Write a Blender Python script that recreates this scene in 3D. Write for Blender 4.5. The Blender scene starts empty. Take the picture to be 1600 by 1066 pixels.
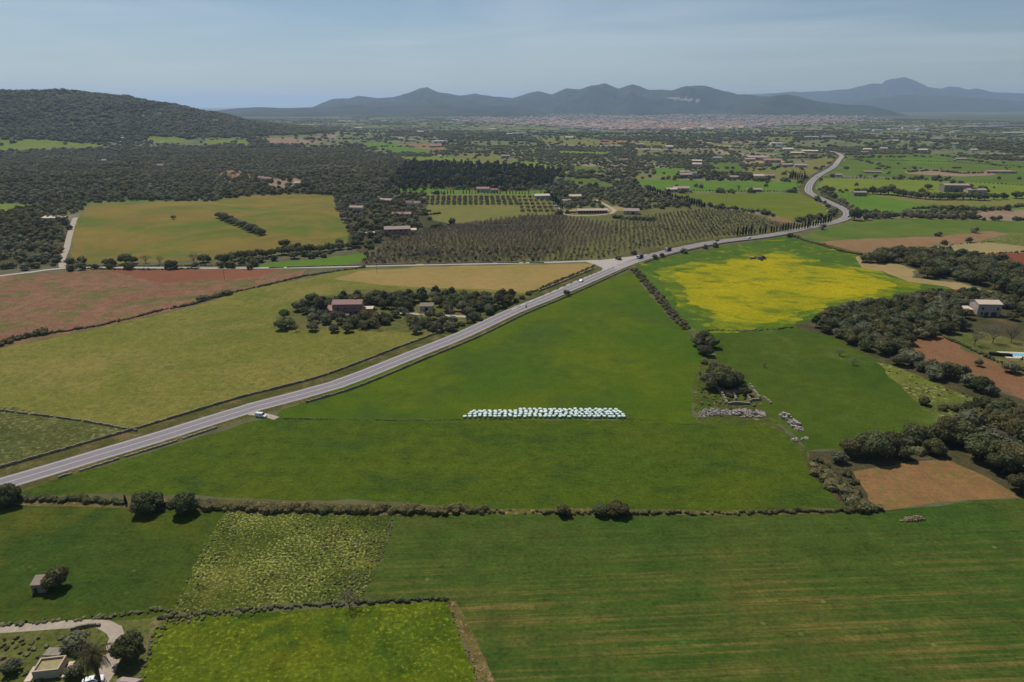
import bpy, bmesh, math, random, time
from mathutils import Vector, Matrix, noise, geometry
T0 = time.time()
R = random.Random(11)
rad = math.radians
sc = bpy.context.scene
COL = sc.collection

# ------------------------------------------------------------------ camera, sky, sun, exposure
CAMH, PITCH, F = 120.0, rad(19.03), 1067.0
cd = bpy.data.cameras.new('camera'); cam = bpy.data.objects.new('camera', cd); COL.objects.link(cam)
cam.location = (0, 0, CAMH); cam.rotation_euler = (rad(90) - PITCH, 0, 0)
cd.lens = 24.0; cd.sensor_width = 36.0; cd.clip_start = 1.0; cd.clip_end = 200000
sc.camera = cam
SUN_EL, SUN_AZ = rad(57), rad(-33)          # azimuth measured from +Y towards +X
w = bpy.data.worlds.new('World'); sc.world = w; w.use_nodes = True
nt = w.node_tree; nt.nodes.clear()
sky = nt.nodes.new('ShaderNodeTexSky'); sky.sky_type = 'NISHITA'; sky.sun_disc = False
sky.sun_elevation = SUN_EL; sky.sun_rotation = SUN_AZ
sky.altitude = 100; sky.air_density = 1.0; sky.dust_density = 0.2; sky.ozone_density = 3.5
tc = nt.nodes.new('ShaderNodeTexCoord'); mp = nt.nodes.new('ShaderNodeMapping')
mp.inputs['Scale'].default_value = (1.5, 1.2, 14.0); mp.inputs['Location'].default_value = (3.1, 0.4, 0.3)
nz = nt.nodes.new('ShaderNodeTexNoise'); nz.inputs['Scale'].default_value = 1.6; nz.inputs['Detail'].default_value = 7
nz.inputs['Roughness'].default_value = 0.55; nz.inputs['Distortion'].default_value = 0.6
rp = nt.nodes.new('ShaderNodeMapRange'); rp.inputs[1].default_value = 0.49; rp.inputs[2].default_value = 0.72; rp.inputs[4].default_value = 0.26
mx = nt.nodes.new('ShaderNodeMix'); mx.data_type = 'RGBA'; mx.inputs['B'].default_value = (11.0, 11.2, 11.4, 1)
bg = nt.nodes.new('ShaderNodeBackground'); bg.inputs['Strength'].default_value = 0.060
wo = nt.nodes.new('ShaderNodeOutputWorld')
L = nt.links.new
L(tc.outputs['Generated'], mp.inputs['Vector']); L(mp.outputs[0], nz.inputs['Vector']); L(nz.outputs[0], rp.inputs[0])
L(rp.outputs[0], mx.inputs['Factor']); L(sky.outputs[0], mx.inputs['A']); L(mx.outputs['Result'], bg.inputs['Color']); L(bg.outputs[0], wo.inputs['Surface'])
sd = bpy.data.lights.new('sun', 'SUN'); sd.energy = 3.7; sd.angle = rad(0.53); sd.color = (1.0, 0.94, 0.85)
so = bpy.data.objects.new('sun', sd); COL.objects.link(so)
sdir = Vector((math.sin(SUN_AZ) * math.cos(SUN_EL), math.cos(SUN_AZ) * math.cos(SUN_EL), math.sin(SUN_EL)))
so.rotation_euler = sdir.to_track_quat('Z', 'Y').to_euler(); so.location = (0, 0, 300)
sc.view_settings.view_transform = 'Standard'; sc.view_settings.look = 'None'
sc.view_settings.exposure = 0.16; sc.view_settings.gamma = 1.0
sc.cycles.use_denoising = True
sc.cycles.max_bounces = 4; sc.cycles.diffuse_bounces = 2; sc.cycles.glossy_bounces = 1; sc.cycles.volume_bounces = 1
sc.cycles.transparent_max_bounces = 4

# ------------------------------------------------------------------ terrain and pixel -> ground
def lerp_table(tab, x):
    if x <= tab[0][0]: return tab[0][1]
    for (a, b), (c, d) in zip(tab, tab[1:]):
        if x <= c:
            t = (x - a) / (c - a); t = t * t * (3 - 2 * t) * 0.5 + t * 0.5
            return b + (d - b) * t
    return tab[-1][1]
def sst(t):
    t = min(1, max(0, t)); return t * t * (3 - 2 * t)
HILL = [(-1400, 60), (-700, 116), (-250, 140), (0, 134), (40, 136), (80, 138), (120, 136), (160, 131), (200, 120), (240, 103), (275, 90), (330, 60), (400, 30), (470, 12), (560, 0)]
def H(x, y):
    r = math.hypot(x, y)
    z = 0.0
    if r > 900 and y > 0:
        a = sst((r - 900) / 3000)
        z += a * (5.5 * math.sin(x / 410 + 1.3 * math.sin(y / 700)) + 5 * math.sin(y / 350 + x / 900) + 4 * math.sin(y / 163 + x / 240))
    if y > 400:
        u = 800 + F * x / (y * 0.945 + 39)
        if u < 560 and r > 2300:
            hc = lerp_table(HILL, u) * 1.22
            k = sst((r - 2350) / 1150) if r < 3500 else 1 - sst((r - 3500) / 2500)
            z += hc * k * (1 + 0.10 * math.sin(x / 130 + y / 310) * (1 - k) + .028 * math.sin(x / 61 + 1.7 * math.sin(y / 190)) + .02 * math.sin(x / 27))
    if 500 < y < 1000 and x < -100:      # two rolling slopes of the yellowing field
        z += 9 * math.exp(-(((x + 400) / 120) ** 2 + ((y - 780) / 110) ** 2)) + 7 * math.exp(-(((x + 215) / 70) ** 2 + ((y - 740) / 120) ** 2))
    if 380 < y < 700:          # low swell under the young orchard
        z += 4.5 * math.exp(-(((x + 10) / 150) ** 2 + ((y - 640) / 60) ** 2))
    return z
CP, SP = math.cos(PITCH), math.sin(PITCH)
def pix(x, y, z):
    yy, zz = y, z - CAMH
    dep = yy * CP - zz * SP; up = yy * SP + zz * CP
    if dep < 1: return (1e6, 1e6, dep)
    return (800 + F * x / dep, 533 - F * up / dep, dep)
def W(u, v, dz=0.0):
    dx, dyu = (u - 800) / F, (533 - v) / F
    d = (dx, CP + dyu * SP, -SP + dyu * CP)
    if d[2] > -0.002: d = (d[0], d[1], -0.002)
    t = CAMH / -d[2]
    if t * d[1] < 850:
        for _ in range(12):
            z = H(t * d[0], t * d[1]); t2 = (CAMH - z) / -d[2]
            if abs(t2 - t) < 0.01: break
            t = t * 0.4 + t2 * 0.6
    else:
        s = 300.0
        while s < 60000:
            if CAMH + d[2] * s <= H(d[0] * s, d[1] * s): break
            s *= 1.01
        lo, hi = s / 1.01, s
        for _ in range(10):
            m = (lo + hi) / 2
            if CAMH + d[2] * m <= H(d[0] * m, d[1] * m): hi = m
            else: lo = m
        t = hi
    x, y = t * d[0], t * d[1]
    return Vector((x, y, H(x, y) + dz))
def mpp(p):            # metres per photo pixel at a world point
    return pix(*p)[2] / F
def inside(poly, x, y):
    c = False; n = len(poly); j = n - 1
    for i in range(n):
        xi, yi = poly[i]; xj, yj = poly[j]
        if (yi > y) != (yj > y) and x < (xj - xi) * (y - yi) / (yj - yi) + xi: c = not c
        j = i
    return c

# ------------------------------------------------------------------ node helpers
class NT:
    def __init__(s, name):
        s.m = bpy.data.materials.new(name); s.m.use_nodes = True; s.t = s.m.node_tree; s.t.nodes.clear()
        s.out = s.n('ShaderNodeOutputMaterial')
        s.geo = None
    def n(s, t, **k):
        q = s.t.nodes.new(t)
        for a, b in k.items(): setattr(q, a, b)
        return q
    def l(s, a, b): s.t.links.new(a, b)
    def pos(s):
        if not s.geo: s.geo = s.n('ShaderNodeNewGeometry')
        return s.geo.outputs['Position']
    def obc(s): return s.n('ShaderNodeTexCoord').outputs['Object']
    def map(s, v, rot=0, scale=(1, 1, 1), loc=(0, 0, 0)):
        m = s.n('ShaderNodeMapping'); s.l(v, m.inputs[0]); m.inputs['Rotation'].default_value = (0, 0, rot)
        q = s.n('ShaderNodeMapping'); s.l(m.outputs[0], q.inputs[0])      # turn first, then stretch
        q.inputs['Scale'].default_value = scale; q.inputs['Location'].default_value = loc; return q.outputs[0]
    def noise(s, v, scale, detail=4, rough=0.6, dist=0.0):
        q = s.n('ShaderNodeTexNoise'); s.l(v, q.inputs['Vector']); q.inputs['Scale'].default_value = scale
        q.inputs['Detail'].default_value = detail; q.inputs['Roughness'].default_value = rough; q.inputs['Distortion'].default_value = dist
        return q.outputs[0]
    def rng(s, f, a, b, lo=0.0, hi=1.0, smooth=False):
        q = s.n('ShaderNodeMapRange'); s.l(f, q.inputs[0]); q.inputs[1].default_value = a; q.inputs[2].default_value = b
        q.inputs[3].default_value = lo; q.inputs[4].default_value = hi
        if smooth: q.interpolation_type = 'SMOOTHSTEP'
        return q.outputs[0]
    def math(s, op, a, b):
        q = s.n('ShaderNodeMath', operation=op)
        for i, x in enumerate((a, b)):
            if isinstance(x, (int, float)): q.inputs[i].default_value = x
            else: s.l(x, q.inputs[i])
        return q.outputs[0]
    def mix(s, f, a, b, mode='MIX'):
        q = s.n('ShaderNodeMix', data_type='RGBA', blend_type=mode)
        if isinstance(f, (int, float)): q.inputs['Factor'].default_value = f
        else: s.l(f, q.inputs['Factor'])
        for k, x in (('A', a), ('B', b)):
            if isinstance(x, (tuple, list)): q.inputs[k].default_value = (x[0], x[1], x[2], 1)
            else: s.l(x, q.inputs[k])
        return q.outputs['Result']
    def val(s, col, f, lo, hi):       # multiply colour by a value range
        g = s.n('ShaderNodeCombineColor'); v = s.rng(f, 0.25, 0.75, lo, hi)
        for i in range(3): s.l(v, g.inputs[i])
        return s.mix(1.0, col, g.outputs[0], 'MULTIPLY')
    def bsdf(s, col, rough=0.9, spec=0.15, bump=None, bstr=0.5, bdist=0.2, metal=0.0, emit=None):
        b = s.n('ShaderNodeBsdfPrincipled')
        if isinstance(col, (tuple, list)): b.inputs['Base Color'].default_value = (col[0], col[1], col[2], 1)
        else: s.l(col, b.inputs['Base Color'])
        b.inputs['Roughness'].default_value = rough; b.inputs['Specular IOR Level'].default_value = spec
        b.inputs['Metallic'].default_value = metal
        if bump is not None:
            q = s.n('ShaderNodeBump'); q.inputs['Strength'].default_value = bstr; q.inputs['Distance'].default_value = bdist
            s.l(bump, q.inputs['Height']); s.l(q.outputs[0], b.inputs['Normal'])
        s.l(b.outputs[0], s.out.inputs['Surface']); return s.m

def srgb(r, g, b, k=1.0):
    f = lambda c: (c / 255 / 12.92 if c / 255 <= 0.04045 else ((c / 255 + 0.055) / 1.055) ** 2.4) * k
    return (f(r), f(g), f(b))
ALB = 1.0       # photo colour (sunlit ground) -> base colour
def ph(r, g, b, k=1.0): return srgb(r, g, b, ALB * k)

def field_mat(name, base, alt, fleck=None, fth=(0.58, 0.68), rows=None, rowcol=None, rowamt=0.5, big=1 / 55., mid=1 / 7., fine=.9, con=0.30, fsc=0.7, patch=None, pth=(0.5, 0.62), psc=1 / 40., rscale=(0.05, 1.0), spots=None, bump=0.5, prot=0.0, pstr=(1, 1)):
    n = NT(name); P = n.pos()
    c = n.mix(n.rng(n.noise(P, big, 3, 0.55, 0.3), 0.36, 0.64), base, alt)
    if patch is not None:
        v = n.map(P, prot, (pstr[0], pstr[1], 1))
        f = n.noise(v, psc, 6, 0.68, 0.4)
        c = n.mix(n.rng(f, pth[0], pth[1]), c, patch)
    if rows is not None:
        v = n.map(P, -rows, (rscale[0], rscale[1], 1))
        f1 = n.noise(v, 0.55, 4, 0.7)
        c = n.val(c, f1, 1 - con * 0.55, 1 + con * 0.55)
        if rowcol is not None:
            v2 = n.map(P, -rows, (rscale[0] * 0.6, rscale[1] * 0.5, 1), (7, 3, 0))
            f2 = n.noise(v2, 0.6, 5, 0.72)
            reg = n.rng(n.noise(P, 1 / 30., 3, 0.6), 0.36, 0.58)
        if name == 'dark green cereal':      # thin dry drill rows mostly on the lower, nearer half of this field
            sx = n.n('ShaderNodeSeparateXYZ'); n.l(P, sx.inputs[0]); reg = n.math('MULTIPLY', reg, n.rng(sx.outputs[1], 172, 142, .22, 1.0))
            c = n.mix(n.math('MULTIPLY', n.rng(f2, 0.46, 0.62), n.math('MULTIPLY', reg, rowamt)), c, rowcol)
    c = n.val(c, n.noise(P, mid, 5, 0.65), 1 - con, 1 + con)
    ff = n.noise(P, fine, 3, 0.75)
    c = n.val(c, ff, 1 - con * 1.5, 1 + con * 1.5)
    dk = n.noise(n.map(P, 0.1, (.30, .55, 1), (31, 7, 0)), 1.0, 4, .75)
    c = n.val(c, n.rng(dk, .56, .72, .5, 0), 1 - con * 1.6, 1.0)
    if fleck is not None:
        f = n.noise(P, fsc, 3, 0.7, 0.2)
        reg = n.noise(P, 1 / 25., 2, 0.6)
        g = n.math('ADD', f, n.math('MULTIPLY', n.math('SUBTRACT', reg, 0.5), 0.35))
        c = n.mix(n.rng(g, fth[0], fth[1]), c, fleck)
    if spots is not None:
        q = n.n('ShaderNodeTexVoronoi'); n.l(P, q.inputs['Vector']); q.inputs['Scale'].default_value = 0.13
        sz = n.noise(P, 1 / 30., 2, 0.5)
        c = n.mix(n.math('MULTIPLY', n.rng(q.outputs['Distance'], 0.11, 0.05), n.rng(sz, 0.5, 0.6)), c, spots)
    return n.bsdf(c, 0.95, 0.05, ff, bump, 0.35)

def foliage_mat(name, dark, light, hue=0.25, fine=1.6):
    n = NT(name); P = n.pos(); oi = n.n('ShaderNodeObjectInfo')
    c = n.mix(n.rng(n.noise(P, fine, 3, 0.7), 0.35, 0.68), dark, light)
    g = n.n('ShaderNodeCombineColor'); rnd = oi.outputs['Random']
    v = n.rng(rnd, 0, 1, 0.70, 1.32); v2 = n.rng(n.math('FRACT', n.math('MULTIPLY', rnd, 7.31), 0), 0, 1, 1 - hue * .15, 1 + hue * 1.1)
    n.l(n.math('MULTIPLY', v, v2), g.inputs[0]); n.l(v, g.inputs[1]); n.l(v, g.inputs[2])
    c = n.mix(1.0, c, g.outputs[0], 'MULTIPLY')
    n.bsdf(c, 0.85, 0.12); b = n.out.inputs['Surface'].links[0].from_node
    t = n.n('ShaderNodeBsdfTranslucent'); n.l(c, t.inputs[0]); m = n.n('ShaderNodeMixShader'); m.inputs[0].default_value = .38
    n.l(b.outputs[0], m.inputs[1]); n.l(t.outputs[0], m.inputs[2]); n.l(m.outputs[0], n.out.inputs['Surface']); return n.m
def plain(name, col, var=0.15, sc_=1.0, rough=0.85, spec=0.2, bump=0.2, metal=0):
    n = NT(name); P = n.pos(); f = n.noise(P, sc_, 4, 0.65)
    return n.bsdf(n.val(col, f, 1 - var, 1 + var), rough, spec, f, bump, 0.05, metal)
#MARK_MATS
M = {}
n = NT('far plain'); P = n.pos()
q_ = n.n('ShaderNodeTexVoronoi'); n.l(n.map(P, .25, (1 / 230., 1 / 150., 0)), q_.inputs['Vector']); q_.inputs['Scale'].default_value = 1.0
sp_ = n.n('ShaderNodeSeparateColor'); n.l(q_.outputs['Color'], sp_.inputs[0])
c = n.mix(n.rng(sp_.outputs[0], .25, .35), (.150, .145, .078), (.105, .145, .045)); c = n.mix(n.rng(sp_.outputs[1], .66, .70), c, (.23, .19, .125)); c = n.mix(n.rng(sp_.outputs[2], .55, .60), c, (.13, .14, .065))
c = n.mix(n.rng(n.noise(P, 1 / 60., 5, .7), .50, .66), c, (.070, .074, .038))
hz_ = n.n('ShaderNodeSeparateXYZ'); n.l(P, hz_.inputs[0]); c = n.mix(n.math('MULTIPLY', n.rng(hz_.outputs[2], 15, 30), n.rng(n.noise(P, 1 / 40., 4, .6), .62, .50)), c, (.062, .062, .036))
vl_ = n.n('ShaderNodeVectorMath', operation='LENGTH'); n.l(P, vl_.inputs[0]); c = n.mix(n.math('MULTIPLY', n.rng(vl_.outputs['Value'], 6500, 8200), n.rng(n.noise(n.map(P, 0, (1 / 900., 1 / 2200., 0)), 1., 5, .7), .40, .55, .95, .45)), c, (.052, .060, .034))
c = n.mix(n.rng(vl_.outputs['Value'], 700, 1000, .9, 0), c, (.095, .092, .046))
M['far'] = n.bsdf(n.val(c, n.noise(P, 1 / 12., 4, .7), .7, 1.3), .95, .05)
M['verge'] = field_mat('verge grass', ph(92, 88, 45), ph(78, 86, 36), patch=ph(120, 104, 70), psc=1 / 9., con=.3)
M['dry'] = field_mat('dry track earth', ph(118, 104, 62), ph(96, 92, 46), con=.35, fleck=ph(132, 110, 78), fth=(.54, .62), mid=1 / 3.)
M['f1'] = field_mat('green cereal', ph(58, 80, 27), ph(70, 84, 26), rows=rad(-3), rscale=(.10, 1), con=.26, patch=ph(82, 88, 28), psc=1 / 28., spots=ph(100, 118, 62))
M['f2'] = field_mat('flowering weeds', ph(70, 86, 30), ph(80, 90, 32), fleck=ph(138, 138, 74), fth=(.53, .64), fsc=1.3, patch=ph(112, 112, 48), psc=1 / 18., pth=(.5, .7), con=.4)
M['f3'] = field_mat('lime crop', ph(84, 102, 24), ph(100, 108, 24), rows=rad(115), rscale=(.06, 1.0), rowcol=ph(136, 128, 70), rowamt=.9, con=.30, fleck=ph(122, 130, 34), fth=(.58, .70), fsc=.9, patch=ph(64, 88, 22), psc=1 / 22.)
M['f4'] = field_mat('dark green cereal', ph(62, 86, 30), ph(70, 88, 32), rows=rad(3.2), rscale=(.03, 1.9), rowcol=ph(120, 106, 56), rowamt=.85, con=.26, patch=ph(84, 90, 38), psc=1 / 45., pth=(.5, .68), spots=ph(96, 112, 56))
M['f5'] = field_mat('brown fallow', ph(138, 104, 68), ph(120, 98, 60), fleck=ph(96, 98, 44), fth=(.54, .66), fsc=.45, con=.22)
M['f6'] = field_mat('meadow green', ph(72, 92, 22), ph(82, 95, 22), con=.28, patch=ph(64, 84, 26), psc=1 / 30., mid=1 / 5., spots=ph(58, 72, 26), pstr=(1, 2.0))
M['f7'] = field_mat('meadow green upper', ph(68, 92, 18), ph(88, 100, 18), con=.17, patch=ph(66, 86, 28), psc=1 / 45., mid=1 / 7.)
M['rapeedge'] = field_mat('rape field margin', ph(66, 94, 30), ph(80, 102, 30), con=.2, fleck=ph(122, 124, 20), fth=(.55, .70), fsc=.10)
M['rape'] = field_mat('rape in flower', ph(160, 153, 22), ph(136, 140, 26), rows=rad(-24), rscale=(.12, .8), con=.24, patch=ph(84, 106, 24), pth=(.36, .56), psc=1 / 18., mid=1 / 3., prot=rad(24), pstr=(.7, 1.3))
M['rapecore'] = field_mat('dense rape in flower', ph(170, 156, 12), ph(146, 142, 14), rows=rad(-24), rscale=(.12, .8), con=.24, patch=ph(84, 106, 24), pth=(.50, .68), psc=1 / 18., mid=1 / 3., prot=rad(24), pstr=(.7, 1.3))
M['sand'] = field_mat('sandy margin', ph(160, 136, 94), ph(146, 128, 82), con=.15, fleck=ph(120, 116, 60), fth=(.62, .74))
M['f9'] = field_mat('deep green meadow', ph(62, 84, 22), ph(76, 92, 26), con=.22, patch=ph(84, 98, 42), psc=1 / 26., pth=(.55, .68))
M['ruing'] = field_mat('weedy meadow', ph(72, 88, 30), ph(88, 94, 38), con=.3, fleck=ph(118, 112, 66), fth=(.58, .70), fsc=.4, patch=ph(76, 80, 40), psc=1 / 12.)
M['weed'] = field_mat('weedy strip', ph(110, 118, 48), ph(92, 100, 44), con=.35, fleck=ph(140, 136, 88), fth=(.55, .65), fsc=.4)
M['f10'] = field_mat('reddish brown plot', ph(134, 97, 70), ph(124, 92, 62), con=.2, fleck=ph(104, 92, 52), fth=(.6, .72))
M['f11'] = field_mat('ripening field', ph(132, 122, 62), ph(112, 114, 46), con=.24, patch=ph(98, 106, 40), psc=1 / 60., pth=(.50, .68), mid=1 / 5., fleck=ph(86, 94, 38), fth=(.53, .66), fsc=.35)
M['f11t'] = field_mat('tan stubble', ph(150, 126, 76), ph(138, 122, 68), con=.12)
M['f12'] = field_mat('rough weeds', ph(84, 92, 44), ph(96, 98, 46), con=.35, fleck=ph(118, 114, 72), fth=(.52, .64), fsc=.5)
M['f13'] = field_mat('red earth', ph(144, 106, 84), ph(136, 100, 76), con=.32, patch=ph(112, 106, 62), psc=1 / 22., pth=(.47, .60), fleck=ph(90, 90, 48), fth=(.60, .70), fsc=.3, pstr=(1, .8))
M['f13r'] = field_mat('bare red earth', ph(130, 84, 62), ph(122, 80, 58), con=.15)
M['f14'] = field_mat('yellowing slope', ph(126, 110, 50), ph(118, 102, 50), con=.12, patch=ph(88, 102, 36), psc=1 / 110., pth=(.46, .62), mid=1 / 20., big=1 / 90.)
M['f14g'] = field_mat('green slope', ph(90, 104, 32), ph(104, 108, 34), con=.10, mid=1 / 20.)
M['lime'] = field_mat('lime field', ph(100, 118, 38), ph(112, 122, 42), con=.12, mid=1 / 15.)
M['green'] = field_mat('green field', ph(76, 100, 36), ph(90, 106, 40), con=.14, mid=1 / 15., patch=ph(100, 108, 48), psc=1 / 70.)
M['green2'] = field_mat('bright green field', ph(80, 112, 34), ph(92, 116, 38), con=.10, mid=1 / 15.)
M['olive'] = field_mat('olive pasture', ph(108, 110, 54), ph(120, 114, 60), con=.16, mid=1 / 12.)
M['orch'] = field_mat('orchard soil', ph(98, 88, 62), ph(92, 84, 58), con=.2, patch=ph(88, 88, 48), psc=1 / 45.)
M['orchg'] = field_mat('orchard grass', ph(104, 104, 58), ph(98, 96, 58), con=.2, rows=rad(100), rscale=(.05, .3))
M['brown'] = field_mat('tilled brown', ph(140, 108, 78), ph(128, 104, 72), con=.14, mid=1 / 10.)
M['pale'] = field_mat('pale fallow', ph(150, 136, 92), ph(140, 124, 84), con=.12, mid=1 / 10.)
M['pink'] = field_mat('pink tilled earth', ph(146, 122, 100), ph(134, 112, 90), con=.14, mid=1 / 10.)
M['red'] = field_mat('red tilled earth', ph(124, 68, 50), ph(116, 66, 48), con=.1)
M['slate'] = field_mat('grey vineyard', ph(84, 84, 80), ph(76, 78, 72), con=.14, mid=1 / 12.)
M['garden'] = field_mat('garden grass', ph(92, 100, 46), ph(110, 104, 60), con=.3, patch=ph(132, 114, 84), psc=1 / 14., pth=(.55, .66))
M['scrub'] = field_mat('scrub floor', ph(84, 78, 54), ph(72, 74, 42), con=.3, patch=ph(112, 92, 68), psc=1 / 20., pth=(.55, .68))
M['wood'] = field_mat('woodland floor', ph(88, 80, 56), ph(78, 78, 48), con=.3, patch=ph(122, 98, 72), psc=1 / 50., pth=(.55, .66))
n = NT('asphalt'); P = n.pos()
c = n.mix(n.rng(n.noise(P, .08, 4, .6), .35, .65), (.27, .235, .23), (.31, .275, .262))
M['asphalt'] = n.bsdf(n.val(c, n.noise(P, 1.5, 4, .7), .9, 1.1), .85, .2)
M['concrete'] = plain('concrete lane', (.36, .325, .285), .16, .4)
M['gravel'] = plain('gravel track', (.34, .28, .215), .22, .5)
M['asphalt2'] = plain('worn lane asphalt', (.205, .185, .192), .1, .3)
M['paint'] = plain('road paint', (.50, .48, .46), .15, 2.)
M['leaf'] = foliage_mat('holm oak leaves', (.062, .076, .030), (.165, .178, .078))
M['olivel'] = foliage_mat('olive leaves', (.100, .112, .062), (.225, .232, .135), .12)
M['pine'] = foliage_mat('pine needles', (.050, .066, .034), (.130, .148, .076), .15)
M['cyp'] = foliage_mat('cypress needles', (.018, .026, .015), (.045, .056, .030), .1)
M['bare'] = foliage_mat('bare twigs', (.145, .128, .090), (.255, .225, .165), .06)
M['bright'] = foliage_mat('fresh leaves', (0.102, 0.138, 0.041), (0.204, 0.246, 0.084), .15)
M['bush'] = foliage_mat('bush leaves', (.072, .082, .034), (.185, .180, .085), .2)
M['weedl'] = foliage_mat('tall weeds', (.11, .125, .055), (.27, .26, .13), .15)
M['palm'] = foliage_mat('palm fronds', (.050, .058, .026), (.14, .13, .062), .1)
M['blossom'] = foliage_mat('blossom', (.16, .13, .11), (.27, .22, .19), .1)
M['bark'] = plain('bark', (.10, .075, .055), .3, 3.)
M['stone'] = plain('dry stone', (.24, .205, .155), .35, 1.5)
M['rubble'] = plain('pale rubble', (.31, .265, .235), .35, 1.2)
M['dryearth'] = plain('dry brown clods', (.20, .15, .09), .3, 1.2)
M['stoned'] = plain('lichened stone', (.19, .165, .115), .4, 1.2)
M['wallpink'] = plain('pink render', (.29, .165, .138), .12, .6)
M['wallpale'] = plain('pale grey render', (.46, .41, .37), .08, .6)
M['wallwhite'] = plain('white render', (.72, .68, .62), .08, .6)
M['wallvilla'] = plain('beige grey render', (.38, .32, .27), .08, .6)
M['hutroof'] = plain('weathered roof slab', (.27, .20, .165), .2, 2.)
M['walltan'] = plain('tan stone wall', (.42, .34, .25), .15, 1.)
M['rooftile'] = plain('clay roof tiles', (.33, .26, .225), .18, 1.5)
M['roofpink'] = plain('faded red roof tiles', (.30, .175, .150), .15, 1.5)
M['roofpale'] = plain('pale roof tiles', (.55, .45, .35), .12, 1.2)
M['sheet'] = plain('light metal sheet', (.66, .66, .64), .1, .8, .5, .5)
M['glass'] = plain('dark window glass', (.02, .022, .025), .1, 1., .15, .5, 0)
M['wood_d'] = plain('dark timber', (.06, .042, .03), .2, 2.)
M['white'] = plain('white car paint', (.75, .75, .76), .03, 1., .3, .5, 0)
M['carred'] = plain('dark car paint', (.05, .03, .03), .03, 1., .3, .5, 0)
M['cargrey'] = plain('silver car paint', (.42, .43, .45), .03, 1., .3, .5, 0)
M['tyre'] = plain('tyre rubber', (.018, .018, .018), .1, 2.)
M['lamp'] = plain('lamp glass', (.6, .6, .55), .02, 1., .15, .5, 0)
M['tail'] = plain('tail lamp', (.35, .02, .02), .02, 1., .2, .5, 0)
M['bale'] = plain('pale stretch film', (.58, .68, .62), .05, 1.2, .45, .4, .3)
M['bale_shade'] = plain('shaded green stretch film', (.12, .27, .21), .08, 1.2, .45, .4, .3)  # same film in a darker green: shade of the bale sides painted in
n = NT('pool water'); M['pool'] = n.bsdf((.10, .50, .52), .12, .5)
n = NT('cistern water'); M['pond'] = n.bsdf(n.val((.20, .16, .035), n.noise(n.pos(), 1.2, 3), .8, 1.2), .4, .3)
n = NT('mountain slope'); P = n.pos()
c = n.mix(n.rng(n.noise(P, 1 / 500., 6, .7), .4, .6), (.022, .028, .020), (.048, .050, .038))
M['mount'] = n.bsdf(n.val(c, n.noise(P, 1 / 90., 4, .7), .7, 1.3), .95, .05)
M['quarry'] = plain('quarry rock', (.19, .155, .125), .2, 1 / 60.)
M['sea'] = NT('sea water').bsdf((.10, .16, .22), .25, .5)

# ------------------------------------------------------------------ object helpers
def tag(o, label=None, cat=None, group=None, kind=None):
    if label: o['label'] = label
    if cat: o['category'] = cat
    if group: o['group'] = group
    if kind: o['kind'] = kind
    return o
class MB:
    def __init__(s): s.v = []; s.f = []; s.mi = []; s.cur = 0
    def add(s, vs, fs, M_=None, mi=None):
        b = len(s.v)
        if M_ is not None: vs = [M_ @ Vector(v) for v in vs]
        s.v.extend([tuple(v) for v in vs]); s.f.extend([tuple(b + i for i in f) for f in fs]); s.mi.extend([s.cur if mi is None else mi] * len(fs)); return s
    def box(s, c, size, rz=0, M_=None, top=1.0, mi=None):
        x, y, z = size[0] / 2, size[1] / 2, size[2]
        vs = [(-x, -y, 0), (x, -y, 0), (x, y, 0), (-x, y, 0), (-x * top, -y * top, z), (x * top, -y * top, z), (x * top, y * top, z), (-x * top, y * top, z)]
        m = Matrix.Translation(c) @ Matrix.Rotation(rz, 4, 'Z')
        if M_ is not None: m = M_ @ m
        return s.add(vs, [(0, 3, 2, 1), (4, 5, 6, 7), (0, 1, 5, 4), (1, 2, 6, 5), (2, 3, 7, 6), (3, 0, 4, 7)], m, mi)
    def gable(s, c, w_, d, h, over=0.4, M_=None, mi=None, th=0.22):      # ridge along x
        x, y = w_ / 2 + over, d / 2 + over; dz = -h * over / (d / 2)
        vs = [(-x, -y, dz), (x, -y, dz), (x, 0, h), (-x, 0, h), (-x, y, dz), (x, y, dz)]
        vs += [(a, b, e + th) for a, b, e in vs]
        fs = [(0, 3, 2, 1), (3, 4, 5, 2), (6, 7, 8, 9), (9, 8, 11, 10), (0, 1, 7, 6), (4, 10, 11, 5), (0, 6, 9, 3), (3, 9, 10, 4), (1, 2, 8, 7), (2, 5, 11, 8)]
        m = Matrix.Translation(c)
        if M_ is not None: m = M_ @ m
        return s.add(vs, fs, m, mi)
    def tube(s, p0, p1, r0, r1, n=7, cap=True, mi=None):
        p0, p1 = Vector(p0), Vector(p1); q = (p1 - p0).to_track_quat('Z', 'Y'); vs = []
        for p, r in ((p0, r0), (p1, r1)):
            for i in range(n):
                a = 2 * math.pi * i / n; vs.append(p + q @ Vector((math.cos(a) * r, math.sin(a) * r, 0)))
        fs = [(i, (i + 1) % n, n + (i + 1) % n, n + i) for i in range(n)]
        if cap: fs += [tuple(range(n - 1, -1, -1)), tuple(range(n, 2 * n))]
        return s.add(vs, fs, None, mi)
    def mesh(s, name, mats, smooth=False):
        me = bpy.data.meshes.new(name); me.from_pydata(s.v, [], s.f)
        for m in (mats if isinstance(mats, (list, tuple)) else [mats]): me.materials.append(m)
        if any(s.mi): me.polygons.foreach_set('material_index', s.mi)
        if smooth: me.polygons.foreach_set('use_smooth', [True] * len(s.f))
        me.update(); return me
    def obj(s, name, mats, parent=None, smooth=False, loc=None):
        return mkobj(name, s.mesh(name, mats, smooth), parent, loc)
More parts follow.
